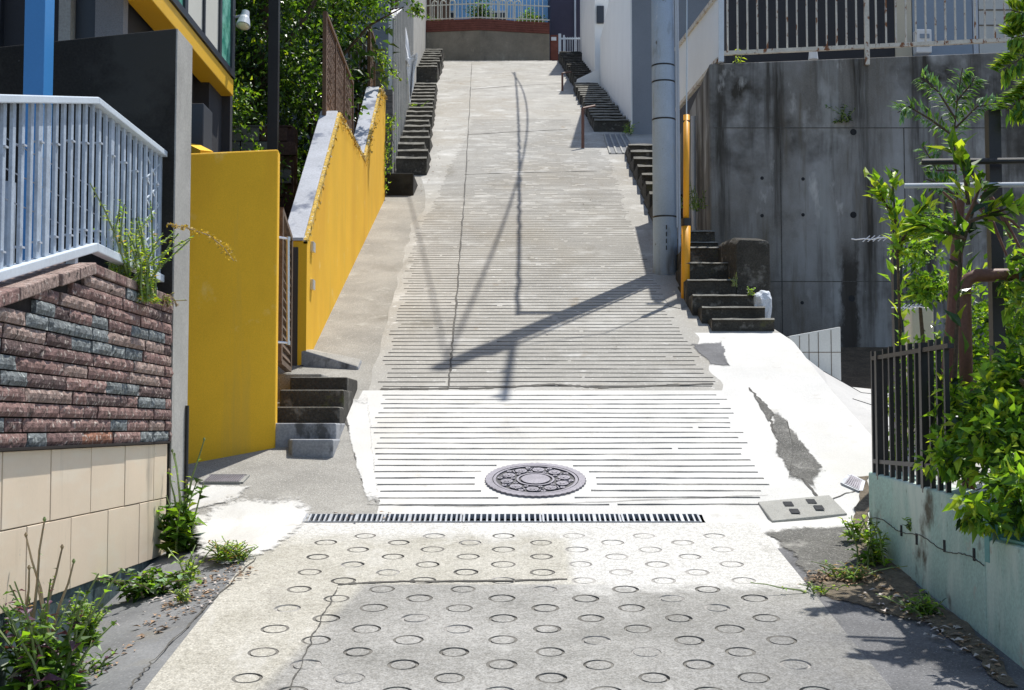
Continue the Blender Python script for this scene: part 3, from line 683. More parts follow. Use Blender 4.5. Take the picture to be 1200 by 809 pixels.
while z < 1.0:
    y = 3.6 + rb.uniform(-.2,0)
    while y < 8.14:
        gr_ = rb.random() < .34; ln = rb.uniform(.24,.36) if gr_ else rb.choice([.2,.34,.42,.5,.62,.7]); y2 = min(y+ln, 8.15)
        ym = (y+y2)/2; lim = interp(topz, ym) - .012
        if z + ch*.6 < lim and y2-y > .03:
            zt = min(z+ch-.007, lim); mi = 5 if gr_ else rb.choice([0,0,0,1,1,2,2,3]) if rb.random() > .008 else 4
            x0 = WX(ym); nx, nz_ = max(5,int(ln/.035)), 3; d = rb.uniform(-.004,.006); vs = []
            for j in range(nz_+1):
                for i in range(nx+1):
                    yy = y+.004+(y2-y-.008)*i/nx; z_ = z+(zt-z)*j/nz_
                    edge = i in (0,nx) or j in (0,nz_)
                    vs.append((x0 + d + (0 if edge else .007) + (mnoise.noise(Vector((yy*24, z_*40, row)))*.008) - (.002 if edge else 0), yy, z_))
            W_ = nx+1; fs = [(j*W_+i, j*W_+i+1, (j+1)*W_+i+1, (j+1)*W_+i) for j in range(nz_) for i in range(nx)]
            br.add(vs, fs, mi)
            n0 = len(vs); ring = [i for i in range(W_)] + [j*W_+nx for j in range(1,nz_+1)] + [nz_*W_+i for i in range(nx-1,-1,-1)] + [j*W_ for j in range(nz_-1,0,-1)]
            v2 = [vs[i] for i in ring] + [(-2.08, vs[i][1], vs[i][2]) for i in ring]; m_ = len(ring)
            br.add(v2, [(i+m_, (i+1)%m_+m_, (i+1)%m_, i) for i in range(m_)], mi)
        y = y2
    z += ch; row += 1
# rowlock cap along the sloping part
br.build('split_brick_face', ['brick0','brick1','brick2','brick3','brick4','brickg'], w1)
cap = MB(); segs = [(3.5,topz[0][1]),(5.35,topz[1][1]),(6.6,topz[2][1])]
for (ya, za), (yb, zb) in zip(segs, segs[1:]):
    n = int((yb-ya)/.21); 
    for i in range(n):
        t0, t1 = i/n, (i+.96)/n; a0, a1 = ya+(yb-ya)*t0, ya+(yb-ya)*t1; z0, z1 = za+(zb-za)*t0, za+(zb-za)*t1
        x1 = WX(a0)+.02+rb.uniform(-.006,.01)
        cap.hexa([(-2.35,a0,z0-.045),(x1,a0,z0-.045),(x1,a1,z1-.045),(-2.35,a1,z1-.045),(-2.35,a0,z0+.012),(x1,a0,z0+.012),(x1,a1,z1+.012),(-2.35,a1,z1+.012)], rb.choice([0,0,2]))
for i in range(8):
    a0 = 6.6+.19*i; a1 = a0+.183; z0 = interp(topz, a0); z1 = interp(topz, a1)
    cap.hexa([(-2.35,a0,z0-.04),(WX(a0)+.008,a0,z0-.04),(WX(a0)+.008,a1,z1-.04),(-2.35,a1,z1-.04),(-2.35,a0,z0+.01),(WX(a0)+.008,a0,z0+.01),(WX(a0)+.008,a1,z1+.01),(-2.35,a1,z1+.01)], rb.choice([0,0,2]))
cap.build('cap_stones', ['brick2','palewall','brick0'], w1, bevel=.006)
lg = MB(); lg.box(-2.10,-2.025,3.5,8.13,zA-.008,zA+.004); lg.build('ledge', 'mortar', w1)
for zt, zb, y0 in ((zA-.012,-.418,3.80),(-.423,-.752,4.09)):
    y = y0
    while y < 8.12:
        a0, a1 = max(y,3.5)+.0025, min(y+.575,8.12)-.0025
        if a1-a0 > .02:
            tl = MB(); tl.box(-2.09, WX(a0)-.008+R.uniform(-.0007,.0007), a0, a1, zb, zt); tl.build('tile', 'tile', w1, bevel=.0025)
        y += .575
pl = MB(); pl.box(-2.12,-2.062,3.5,8.12,-1.7,-.757); pl.build('plinth', 'plinth', w1)

# corner wall with black face
cw = thing('retaining_wall', 'tall black stained concrete wall behind the railing, its end face coloured pale as sunlit', 'wall', (-2.3, 8.3, -.8))
zt1 = P(208,33,8.17).z; zt0 = P(62,48,8.17).z; zt00 = P(-10,56,8.17).z
wv = [(-2.037,8.17),( -2.037,8.56),(-9,8.56),(-9,8.17)]
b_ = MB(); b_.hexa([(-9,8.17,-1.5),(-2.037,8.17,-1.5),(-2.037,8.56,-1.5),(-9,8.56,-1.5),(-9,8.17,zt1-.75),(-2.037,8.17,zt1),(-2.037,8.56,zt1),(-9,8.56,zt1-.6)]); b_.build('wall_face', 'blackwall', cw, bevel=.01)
b_ = MB(); b_.box(-2.042,-2.033,8.172,8.56,-1.2,zt1-.004); b_.build('sunlit_end_face', 'palewall', cw)  # end of the same wall, sunlight on it put in as pale colour
# cracks / conduit
b_ = MB(); b_.tube([(-2.02,8.5,-.75),(-2.02,8.5,.12),(-2.02,8.5,.13)], .012); single(b_, 'cable_conduit', 'blackmetal', 'thin black conduit at the foot of the pale wall end', 'conduit', (-2.02,8.5,-.75))

# ---------------------------------------------------------------- railing on left wall
rl = thing('slat_railing', 'pale blue white vertical slat railing on top of the brick wall', 'railing', (-2.15, 6.3, .5))
RX = -2.12
def rpt(x, y): 
    Y_ = RX/((x-600)/F)*(cT - (404.5-y)/F*sT); return P(x, y, Y_)
T0, T1, T2 = rpt(6,116), rpt(108,118), rpt(193,184); Bq0, Bq1, Bq2 = rpt(0,322), rpt(108,290), rpt(168,318)
Tm = T0 + (T0-T1)*.5; Bm = Bq0 + (Bq0-Bq1)*.5; B2e = Bq1 + (Bq2-Bq1)*((T2.y-Bq1.y)/(Bq2.y-Bq1.y))
tr = MB()
for a, b2 in ((Tm,T1),(T1,T2)): tr.bar(a, b2, .075, .035)
tr.build('top_rail', 'whitemetal', rl, bevel=.005)
tr = MB()
for a, b2 in ((Bm,Bq1),(Bq1,B2e)): tr.bar(a, b2, .06, .045)
tr.build('bottom_rail', 'whitemetal', rl, bevel=.005)
def onl(a, b2, Y): return a + (b2-a)*((Y-a.y)/(b2.y-a.y))
Y = Tm.y+.03; k = 0
while Y < T2.y-.01:
    a = onl(Bm,Bq1,Y) if Y < Bq1.y else onl(Bq1,B2e,Y); b2 = onl(Tm,T1,Y) if Y < T1.y else onl(T1,T2,Y)
    wide = k % 9 == 1 or k == 9
    s_ = MB(); s_.box(RX-.008, RX+.008, Y-(.03 if wide else .019), Y+(.03 if wide else .019), a.z+.02, b2.z-.016); s_.build('slat', 'rail_greyblue', rl, bevel=.003)
    for zz_ in (.72, .12):
        c_ = MB(); zc = a.z+(b2.z-a.z)*zz_ + R.uniform(-.01,.01); c_.box(RX-.02, RX+.018, Y-.018, Y+.018, zc, zc+.008)
        if k % 2: c_.build('clip', 'pvc', rl)
    Y += .108 if Y < 6.6 else .112; k += 1
# inner row of slats (far side of the railing) seen through gaps
ms_ = MB()
Y = Tm.y
for k in range(3):
    ms_.bar((RX-.03, 5.0, Bq1.z+.06+k*.13),(RX-.03, 7.75-max(0,k-4)*.6, Bq1.z+.06+k*.13), .005, .005)
ms_.build('wire_mesh', 'steel', rl)
for Yp in (4.9, 6.55, 7.75):
    a = onl(Bm,Bq1,Yp) if Yp < Bq1.y else onl(Bq1,B2e,Yp); s_ = MB(); s_.box(RX-.025,RX+.02,Yp-.02,Yp+.02,interp(topz,Yp)-.05,a.z+.01); s_.build('foot', 'whitemetal', rl)
# low second railing left edge
# lattice trellis end near pale post
tl = thing('wire_trellis', 'diagonal pale wire trellis strip beside the pale wall end', 'trellis', (-2.12, 7.95, .8)); m_ = MB()
for k in range(6):
    z0 = .82+k*.125; m_.bar((-2.12,7.85,z0),(-2.12,8.12,z0+.125),.008,.006); m_.bar((-2.12,7.85,z0+.125),(-2.12,8.12,z0),.006,.008)
m_.build('lattice', 'whitemetal', tl)
# blue column
bc = MB(); a = P(28,50,7.6); b2 = P(52,50,7.6); bc.box(a.x, b2.x, 7.6, 7.6+.16, -1, 6)
o = single(bc, 'blue_column', 'bluemetal', 'square blue painted steel column behind the railing', 'column', (a.x+.05,7.6,-1), bevel=.004)
bc = MB(); bc.box(-2.9,-2.55,6.9,6.96,.3,1.25)
for k in range(7): bc.box(-2.95+.07*k,-2.92+.07*k,6.1,6.13,.3,.95)
single(bc, 'low_railing', 'rail_greyblue', 'low pale railing glimpsed behind the slat railing at the left edge', 'railing', (-2.8,6.1,.3))

# ---------------------------------------------------------------- left house with yellow bay
hs = thing('modern_house', 'dark grey modern house with a yellow framed bay window at upper left', 'house', (-5, 10, -1))
b_ = MB(); b_.box(-9,-2.86,9.75,12.70,-1,9); b_.build('wall', 'housedark', hs)
for x0, x1, mt, dy in ((60,77,'housedark',.06),(77.5,91,'palewall',.16),(91.5,117,'winframe',.05),(117.5,150,'houselight',.12),(-5,5,'winframe',.08)):
    a, b2 = P(x0,20,9.75), P(x1,20,9.75); q = MB(); q.box(a.x,b2.x,9.75-dy,9.75,.5,8); q.build('facade_panel', mt, hs)
zb = P(269,93,12.62).z; zc = P(269,113,12.62).z
bay = MB(); bay.box(-2.86,-2.63,9.75,12.55,zb+.0,8); bay.build('bay', 'housedark', hs)
yf = MB(); yf.box(-2.80,-2.61,9.30,12.62,zc,zb-.006); yf.box(-2.80,-2.61,9.30,9.42,zb-.006,8)
yf.build('bay_frame', 'yellow_metal', hs, bevel=.006)
wn = MB()
for (ya, yb) in ((9.55,9.60),(10.05,10.12),(10.68,10.78),(11.36,11.40),(11.98,12.05),(12.50,12.62)): wn.box(-2.64,-2.598,ya,yb,zb,8)
wn.box(-2.64,-2.594,9.55,12.62,zb,zb+.06); wf = wn.build('window_frame', 'winframe', hs)
for (ya, yb, mt, nm) in ((9.6,10.05,'teal','window_pane'),(10.12,10.68,'teal','window_pane'),(10.78,11.36,'beigepanel','blind_panel'),(11.40,11.98,'beigepanel','blind_panel'),(12.05,12.50,'teal','window_pane')):
    q = MB(); q.box(-2.63,-2.618,ya,yb,zb+.06,8); q.build(nm, mt, wf)
q = MB(); q.box(-2.9,-2.72,12.1,12.72,-1,zc+.2); q.box(-2.86,-2.64,12.635,12.74,-1,9); q.build('corner_post', 'housedark', hs)
pb = MB(); a = P(225,122,9.9); b2 = P(238,175,9.9); pb.box(P(218,122,9.9).x, b2.x, 9.9, 10.2, b2.z-.3, P(238,121,9.9).z)
single(pb, 'parcel_box', 'winframe', 'black box standing under the yellow bay behind the pale wall end', 'box', (a.x, 10, b2.z-.3), bevel=.008)
# spot lamp
lp = thing('spot_lamp', 'white bullet spot lamp on an arm at the house corner', 'lamp', P(272,22,12.6))
a = P(271,21,12.6); b2 = P(282,19,12.6); m_ = MB(); m_.tube([a, b2], .012); m_.build('arm', 'pvc', lp)
top = P(288,14,12.6); bot = P(286,34,12.6)+Vector((0,-.06,0)); m_ = MB()
m_.tube([top, top.lerp(bot,.35), top.lerp(bot,.5), top.lerp(bot,.92)], [.036,.042,.052,.068], 20); m_.build('housing', 'pvc', lp, smooth=False)
m_ = MB(); m_.tube([top.lerp(bot,.9), top.lerp(bot,1.0), top.lerp(bot,1.04)], [.058,.05,.02], 20); m_.build('bulb', 'lens', lp, smooth=True)
# black post
m_ = MB(); a = P(320,160,13.6); m_.box(a.x-.05,a.x+.05,13.55,13.65,-1,6.5); single(m_, 'black_post', 'blackmetal', 'tall square black post in front of the dark trees', 'post', (a.x,13.6,-1))
# garden walls in the gap
m_ = MB(); za, zb2 = P(300,178,14.2).z, P(300,147,14.2).z
rbk = random.Random(4); z = 0.0
m_.box(-4.5,-2.3,14.25,14.5,-1,zb2)
while z < zb2:
    x = -4.5+rbk.uniform(0,.2)
    while x < -2.45: m_.box(x,x+.28,14.2,14.26,z,min(z+.14,zb2),rbk.choice([0,1])); x += .295
    z += .15
single(m_, 'garden_wall', ['brickdark','block'], 'dark brick garden wall under the trees behind the yellow slab', 'wall', (-3.4,14.2,-1))
# ---------------------------------------------------------------- yellow slab
sl = thing('yellow_slab', 'tall flat yellow rendered slab standing next to the entrance steps', 'wall', (-1.9,9.5,-.3))
A0, A1 = P(214,180,9.32), P(326,175,9.70); b_ = MB(); th = .14
b_.hexa([(A0.x,A0.y,-.9),(A1.x,A1.y,-.9),(A1.x-.01,A1.y+th,-.9),(A0.x,A0.y+th,-.9),A0,A1,(A1.x-.01,A1.y+th,A1.z),(A0.x,A0.y+th,A0.z)])
b_.build('render', 'yellow', sl, bevel=.012)
q = MB(); c_ = P(222,165,9.9); d_ = P(233,176,9.55)
q.hexa([(c_.x-.3,10.3,-.5),(d_.x,9.6,-.5),(d_.x+.08,9.65,-.5),(c_.x-.2,10.35,-.5),(c_.x-.3,10.3,c_.z+.15),(d_.x,9.6,d_.z+.01),(d_.x+.08,9.65,d_.z+.01),(c_.x-.2,10.35,c_.z+.15)])
single(q, 'yellow_wing_wall', 'yellow', 'short yellow wing wall behind the left end of the yellow slab', 'wall', (c_.x,10,-.5))
# gate and handle
gt = thing('louvred_gate', 'narrow brown louvred gate between the yellow slab and sloping yellow wall', 'gate', (-1.75,10.6,.4))
ga, gb = Vector((-1.72,10.05,0)), Vector((-1.90,11.60,0)); zl, zh = P(335,430,11).z, P(335,268,11).z
fr = MB()
for p in (ga, gb): fr.bar((p.x,p.y,zl),(p.x,p.y,zh),.05,.05)
for zz_ in (zl, zh): fr.bar((ga.x,ga.y,zz_),(gb.x,gb.y,zz_),.05,.04)
fr.build('frame', 'brownwood', gt)
sl2 = MB(); z = zl+.05
while z < zh-.03: sl2.hexa([(ga.x-.02,ga.y,z),(ga.x+.02,ga.y,z+.0),(gb.x+.02,gb.y,z),(gb.x-.02,gb.y,z),(ga.x-.005,ga.y,z+.055),(ga.x+.0,ga.y,z+.055),(gb.x+.0,gb.y,z+.055),(gb.x-.005,gb.y,z+.055)]); z += .072
sl2.build('louvres', 'brownwood', gt)
m_ = MB(); hp = P(337.5,280,9.95); hq = P(337.5,402,9.95); m_.tube([hp,hq], .012, 10)
for p in (hp, hq): m_.tube([p, p+Vector((-.07,-.1,0))], .009, 8); m_.tube([p+Vector((0,0,-.014)),p+Vector((0,0,.014))], .017, 10)
gh = m_.build('handle', 'steel', gt)
# ---------------------------------------------------------------- sloping yellow wall
yw = thing('yellow_sloping_wall', 'long yellow rendered wall stepping up the slope with grey coping', 'wall', (-1.9,11.8,.5))
XW = lambda Y: -1.79 - .0135*(Y-11.8)
pts = []
for (x, y, Y) in ((358,283,11.85),(393,133,14.35),(425,186,17.15),(444,104,19.5),(448,113,20.3)): pts.append((Y, P(x,y,Y).z))
TWK = .20
def wall_prof(off, lo):
    out = []; front = [(Y, z) for Y, z in pts]
    return front
b_ = MB(); n = len(pts)
for i in range(n-1):
    (ya, za), (yb, zb_) = pts[i], pts[i+1]
    xa, xb = XW(ya), XW(yb)
    b_.hexa([(xa-TWK,ya,-.2),(xa,ya,-.2),(xb,yb,-.2),(xb-TWK,yb,-.2),(xa-TWK,ya,za),(xa,ya,za),(xb,yb,zb_),(xb-TWK,yb,zb_)])
b_.build('render', 'yellow', yw)
cp = MB()
for i in (0, 2):
    (ya, za), (yb, zb_) = pts[i], pts[i+1]; xa, xb = XW(ya), XW(yb)
    ya -= .02
    cp.hexa([(xa-TWK-.01,ya,za+.002),(xa-.028,ya,za+.002),(xb-.028,yb,zb_+.002),(xb-TWK-.01,yb,zb_+.002),(xa-TWK-.01,ya,za+.03),(xa-.028,ya,za+.03),(xb-.028,yb,zb_+.03),(xb-TWK-.01,yb,zb_+.03)])
cp.build('coping', 'coping', yw, bevel=.006)
pe = MB(); rp = random.Random(9)
for i in range(n-1):
    (ya, za), (yb, zb_) = pts[i], pts[i+1]; L_ = math.hypot(yb-ya, zb_-za); k_ = int(L_/.035)
    dens = 1.0 if i > 0 else .5
    for j in range(int(k_*dens)):
        t0 = rp.random(); y = ya+(yb-ya)*t0; z = za+(zb_-za)*t0; dz = rp.uniform(0, (.16 if i == 1 else .3 if i >= 2 else .07))*rp.random()
        s_ = rp.uniform(.012,.04); x = XW(y)
        pe.leaf(Vector((x+.004, y, z-dz)), Vector((rp.uniform(.1,.6), rp.uniform(-1,1), rp.uniform(-1,.6))), Vector((1,rp.uniform(-.5,.5),.2)), s_*1.4, s_, 0)
pe.build('flaking_paint', 'yellow_peel', yw)
# fringe lip on edge
lip = MB()
for i in range(n-1):
    (ya, za), (yb, zb_) = pts[i], pts[i+1]; m2 = 14
    for j in range(m2):
        t0, t1 = j/m2, (j+1)/m2; y0, y1 = ya+(yb-ya)*t0, ya+(yb-ya)*t1; z0, z1 = za+(zb_-za)*t0, za+(zb_-za)*t1; hh = rp.uniform(.02,.045)
        lip.hexa([(XW(y0)-.03,y0,z0-hh),(XW(y0)+.006,y0,z0-hh),(XW(y1)+.006,y1,z1-hh),(XW(y1)-.03,y1,z1-hh),(XW(y0)-.03,y0,z0+.012),(XW(y0)+.004,y0,z0+.012),(XW(y1)+.004,y1,z1+.012),(XW(y1)-.03,y1,z1+.012)])
lip.build('rough_edge', 'yellow_peel', yw)
e = MB(); xa = XW(11.85); e.box(xa-.15,xa-.075,11.836,11.85,P(350,432,11.85).z,P(350,290,11.85).z); e.build('dark_slot', 'winframe', yw)
for (x, y) in ((361,290),(360,334)):
    c_ = P(x, y, 12.15); e = MB(); e.box(XW(12.15)-.01,XW(12.15)+.03,12.08,12.2,c_.z-.045,c_.z+.045); e.build('door_plate', 'steel', yw, bevel=.005)
# lattice fence on the wall
lf = thing('lattice_fence', 'brown pierced metal lattice fence panel on top of the yellow wall', 'fence', (-2.0,14.3,3.3))
FX = lambda Y: XW(Y)-.16
def fpt(x, y, Y): return P(x, y, Y)
Y0f, Y1f = 14.25, 17.0; zb0, zb1 = pts[1][1], pts[2][1]; zt0_, zt1_ = P(374,16,14.25).z, P(410,98,17.0).z
fr = MB()
def zt_(Y): return zt0_+(zt1_-zt0_)*(Y-Y0f)/(Y1f-Y0f)
def zb_f(Y): return zb0+(zb1-zb0)*(Y-Y0f)/(Y1f-Y0f)+.03
for Y in (Y0f, 15.15, 16.05, Y1f): fr.bar((FX(Y),Y,zb_f(Y)-.1),(FX(Y),Y,zt_(Y)+.02),.04,.04)
fr.bar((FX(Y0f),Y0f,zt0_),(FX(Y1f),Y1f,zt1_),.05,.04); fr.bar((FX(Y0f),Y0f,zb0+.05),(FX(Y1f),Y1f,zb1+.05),.04,.04)
fr.build('frame', 'brownlattice', lf)
def lattice(mb, Ya, Yb, zbf, ztf, FXf, stepy=.1, rs=5):
    rr_ = random.Random(rs); Y = Ya
    while Y < Yb:
        zl_, zh_ = zbf(Y), ztf(Y); mb.box(FXf(Y)-.006,FXf(Y)+.006,Y,Y+.028,zl_,zh_)
        z = zl_
        while z < zh_-.08:
            s_ = .06
            c_ = Vector((FXf(Y), Y+stepy*.6, z+.05)); k = 10
            pr_ = [c_+Vector((0, math.cos(t*6.283/k)*s_*.62, math.sin(t*6.283/k)*s_)) for t in range(k+1)]
            for a_, b__ in zip(pr_, pr_[1:]): mb.bar(a_, b__, .012, .014)
            if rr_.random() < .7: mb.bar(c_+Vector((0,-.05,-.05)), c_+Vector((0,.05,.05)), .012, .016)
            z += .11
        Y += stepy
lt = MB(); lattice(lt, Y0f+.04, Y1f-.04, zb_f, zt_, FX); lt.build('lattice', 'brownlattice', lf)
# board fence across and second lattice
Yf_=0
bf = thing('board_fence', 'weathered brown vertical board fence behind the yellow wall', 'fence', (-2.3,20.6,3.6)); Yf = 20.6
x0, x1 = P(411,100,Yf).x-.05, P(436,100,Yf).x
m_ = MB(); x = x0; k = 0
while x < x1-.02:
    m_.box(x,x+.045,Yf,Yf+.02,2.8,P(0,48-k*2.2+R.uniform(-5,5),Yf).z); x += .058; k += 1
m_.build('boards', 'brownwood', bf); m_ = MB(); 
for z in (3.9,5.3): m_ = MB(); m_.box(x0,x1,Yf+.02,Yf+.05,z,z+.06); m_.build('rail', 'brownwood', bf)
lf2 = thing('lattice_fence', 'short brown lattice panel above the upper step of the yellow wall', 'fence', (-2.05,19.6,4.8)); fr = MB()
zt2 = lambda Y: P(0,33,19.6).z+(Y-19.6)*.02; zb2_ = lambda Y: pts[3][1]-.12+(Y-19.5)*.08
for Y in (19.55,20.35): fr.bar((FX(Y)-.02,Y,zb2_(Y)),(FX(Y)-.02,Y,zt2(Y)),.04,.04)
fr.bar((FX(19.55)-.02,19.55,zt2(19.55)),(FX(20.35)-.02,20.35,zt2(20.35)),.05,.04); fr.build('frame','brownlattice',lf2)
lt = MB(); lattice(lt, 19.6, 20.3, zb2_, zt2, lambda Y: FX(Y)-.02); lt.build('lattice', 'brownlattice', lf2)
# block piers
for (xa_, xb_, yt, Yp, lab) in ((437,448,70,20.6,'taller grey split block pier behind the yellow wall top'),(449,460,110,21.2,'shorter grey split block pier by the left stair foot')):
    m_ = MB(); l, r2 = P(xa_,150,Yp).x, P(xb_,150,Yp).x; z = 2.8; zt = P(0,yt,Yp).z
    while z < zt: m_.box(l+R.uniform(-.004,.004),r2+R.uniform(-.004,.004),Yp+R.uniform(-.004,.004),Yp+.3,z,z+.094); z += .1
    single(m_, 'block_pier', 'block', lab, 'pier', (l,Yp,2.8), 'split block piers')
# grey house wall behind, white wall along stairs
m_ = MB(); m_.box(-16,-2.02,21.95,22.5,-2,9.5)
single(m_, 'grey_backing_wall', 'housegrey', 'plain blue grey wall behind the trees left of the stairs', 'wall', (-6,22,3))
sw = thing('stairside_wall', 'tall narrow white ribbed wall running up beside the left stairs', 'wall', (-1.98,22,4))
XS = lambda Y: -1.96-.050*(Y-22)
m_ = MB()
for i in range(6):
    a, b2 = 22.0+i*2.3, 24.3+i*2.3
    za, zb_ = G(a)+2.75-i*.05, G(b2)+2.75-i*.05
    m_.hexa([(XS(a)-.15,a,G(a)-1),(XS(a),a,G(a)-1),(XS(b2),b2,G(b2)-1),(XS(b2)-.15,b2,G(b2)-1),(XS(a)-.15,a,za),(XS(a),a,za),(XS(b2),b2,zb_),(XS(b2)-.15,b2,zb_)])
m_.build('wall_sheet', 'housewhite', sw)
for i in range(16):
    a = 22.02+i*.9; r_ = MB(); r_.box(XS(a)-.02,XS(a)+.03,a,a+.06,G(a)-.1,G(a)+2.7); r_.build('rib', 'palewall', sw)
m_ = MB()
for i in range(5):
    a, b2 = 35.8+i*3.2, 39+i*3.2; xo = lambda Y: -2.72-.038*(Y-36)
    m_.hexa([(xo(a)-.3,a,G(a)-1),(xo(a),a,G(a)-1),(xo(b2),b2,G(b2)-1),(xo(b2)-.3,b2,G(b2)-1),(xo(a)-.3,a,G(a)+4.5),(xo(a),a,G(a)+4.5),(xo(b2),b2,G(b2)+4.5),(xo(b2)-.3,b2,G(b2)+4.5)])
single(m_, 'stone_retaining_wall', 'palewall', 'weathered grey wall beside the upper left flight of steps', 'wall', (-2.8,36,8))
# white sheet
m_ = MB(); rows = [[(471,28),(474,28)],[(471,50),(478,47)],[(474,70),(481,66)],[(475,78),(489,62)],[(477,82),(490,66)],[(479,100),(486,84)],[(480,122),(484,105)]]
vs = []
for i, (a, b2) in enumerate(rows):
    for j in range(5):
        t0 = j/4; vs.append(P(a[0]+(b2[0]-a[0])*t0, a[1]+(b2[1]-a[1])*t0, 29+.12*math.sin(j*1.7+i)+i*.1))
m_.add(vs, [(i*5+j,i*5+j+1,(i+1)*5+j+1,(i+1)*5+j) for i in range(6) for j in range(4)])
o = single(m_, 'hanging_sheet', 'tarp', 'torn white sheet hanging over the wall left of the stairs', 'sheet', P(480,120,29)); md = o.modifiers.new('t','SOLIDIFY'); md.thickness = .01

# ---------------------------------------------------------------- top of slope
YT = 52.0
ew = thing('end_wall', 'brown stained concrete wall with a red brick band closing the top of the slope', 'wall', (-.9,YT,13.8))
xl, xr = P(495,60,YT).x-1.5, P(644,60,YT).x
zb_ = 13.2; z1 = P(0,40,YT).z; z2 = P(0,27,YT).z
bend = P(563,50,YT).x
def bent(mb, za0, za1, d, mi=0):
    pts_ = [(xl, YT-.0), (bend, YT-.5), (xr, YT-.0)]
    for p, q_ in zip(pts_, pts_[1:]): mb.hexa([(p[0],p[1]-d,za0),(q_[0],q_[1]-d,za0),(q_[0],q_[1]+.3,za0),(p[0],p[1]+.3,za0),(p[0],p[1]-d,za1),(q_[0],q_[1]-d,za1),(q_[0],q_[1]+.3,za1),(p[0],p[1]+.3,za1)], mi)
m_ = MB(); bent(m_, zb_, z1, 0); m_.build('concrete_base', 'brownwall', ew)
m_ = MB()
zr = z1
while zr < z2-.02: bent(m_, zr+.004, zr+.085, .03); zr += .09
m_.build('brick_band', 'redbrick', ew)
m_ = MB(); j_ = P(525,50,YT-.2); m_.box(j_.x-.03,j_.x+.02,YT-.33,YT-.2,zb_,z1); m_.build('joint', 'crack', ew)
lfn = thing('loop_top_fence', 'cream metal fence with looped tops above the red brick band', 'fence', (-.5,YT,z2)); m_ = MB(); x = xl+.1; k = 0
def fy(x): return YT-.5+.5*abs(x-bend)/max(bend-xl, xr-bend)+.05
while x < xr-.15:
    m_.tube([(x,fy(x),z2-.02),(x,fy(x),z2+1.1)], .018, 6)
    x += .155; k += 1
for z in (z2+.08, z2+.62): 
    m_.bar((xl,fy(xl),z),(bend,fy(bend),z),.03,.04); m_.bar((bend,fy(bend),z),(xr,fy(xr),z),.03,.04)
m_.build('bars', 'creammetal', lfn)
for x in (P(520,8,YT).x, P(531,8,YT).x, P(580,8,YT).x, P(589,8,YT).x, P(598,8,YT).x, P(607,8,YT).x, P(510,8,YT).x):
    lo = MB(); zc_ = P(0,7,YT).z
    lo.tube([(x-.11,fy(x)-.03,z2+.06)] + [(x+.11*math.cos(t),fy(x)-.03,zc_+.11*math.sin(t)) for t in [math.pi-math.pi*i/8 for i in range(9)]] + [(x+.11,fy(x)-.03,z2+.06)], .022, 6); lo.build('loop', 'creammetal', lfn)
h2 = thing('blue_house', 'pale blue sided house behind the looped fence at the top', 'house', (-1,57,14)); m_ = MB(); m_.box(-4.5,2.2,57,64,13,22); m_.build('wall','bluehouse',h2)
for x in (-3.2, -1.0): 
    m_ = MB(); m_.box(x,x+.8,56.93,57,15.6,17.6); f_ = m_.build('window','housewhite',h2); m_ = MB(); m_.box(x+.06,x+.74,56.9,56.93,15.66,17.5); m_.build('pane','winframe',f_)
m_ = MB(); m_.box(-3.6,-2.6,55.5,56.8,13,20); m_.box(-12,-4.5,54,60,13,22); single(m_, 'brown_outbuilding', 'brownlattice', 'brown wall standing beside the blue house', 'building', (-3,56,13))
ph = thing('violet_house', 'dark violet sided house at the top right behind the small gate', 'house', (2,53,14)); m_ = MB(); a = P(645,30,53.2).x; m_.box(a,a+6,53.2,60,13.3,18.2); m_.build('wall','purple',ph)
m_ = MB(); x_ = P(674,30,53.1).x; m_.tube([(x_,53.1,14.2),(x_,53.1,20)],.04,8); m_.build('downpipe','pvc',ph)
m_ = MB(); a = P(646,55,52.2); m_.box(P(645,55,52.2).x,P(654,55,52.2).x,52.1,52.5,13.6,P(0,42,52.2).z); pr = single(m_,'gate_pier','redbrick','short red brown pier with a small pale nameplate beside the gate','pier',(a.x,52.2,13.6))
m_ = MB(); m_.box(P(646,45,52).x,P(652,45,52).x,52.06,52.1,P(0,47,52).z,P(0,43,52).z); o = m_.build('nameplate','meter'); o.parent = pr; o.matrix_parent_inverse = Matrix.Translation(-pr.location)
gg = thing('small_gate', 'small pale blue white barred gate at the head of the right stairs', 'gate', P(664,62,51.3)); m_ = MB(); Yg = 51.3
xa_, xb_ = P(656,50,Yg).x, P(681,50,Yg).x; za, zb2 = P(0,63,Yg).z, P(0,43,Yg).z
m_.bar((xa_,Yg,za),(xa_,Yg,zb2+.1),.1,.1); m_.bar((xa_+.16,Yg,za),(xa_+.16,Yg,zb2+.05),.06,.06); m_.bar((xb_,Yg,za),(xb_,Yg,zb2),.05,.05); m_.bar((xa_,Yg,zb2-.08),(xb_,Yg,zb2-.08),.04,.06); m_.bar((xa_,Yg,za+.05),(xb_,Yg,za+.05),.04,.05)
m_.build('frame','whitemetal',gg); m_ = MB(); x = xa_+.22
while x < xb_: m_.bar((x,Yg,za),(x,Yg,zb2-.02),.02,.02); x += .085
m_.build('bars','whitemetal',gg)

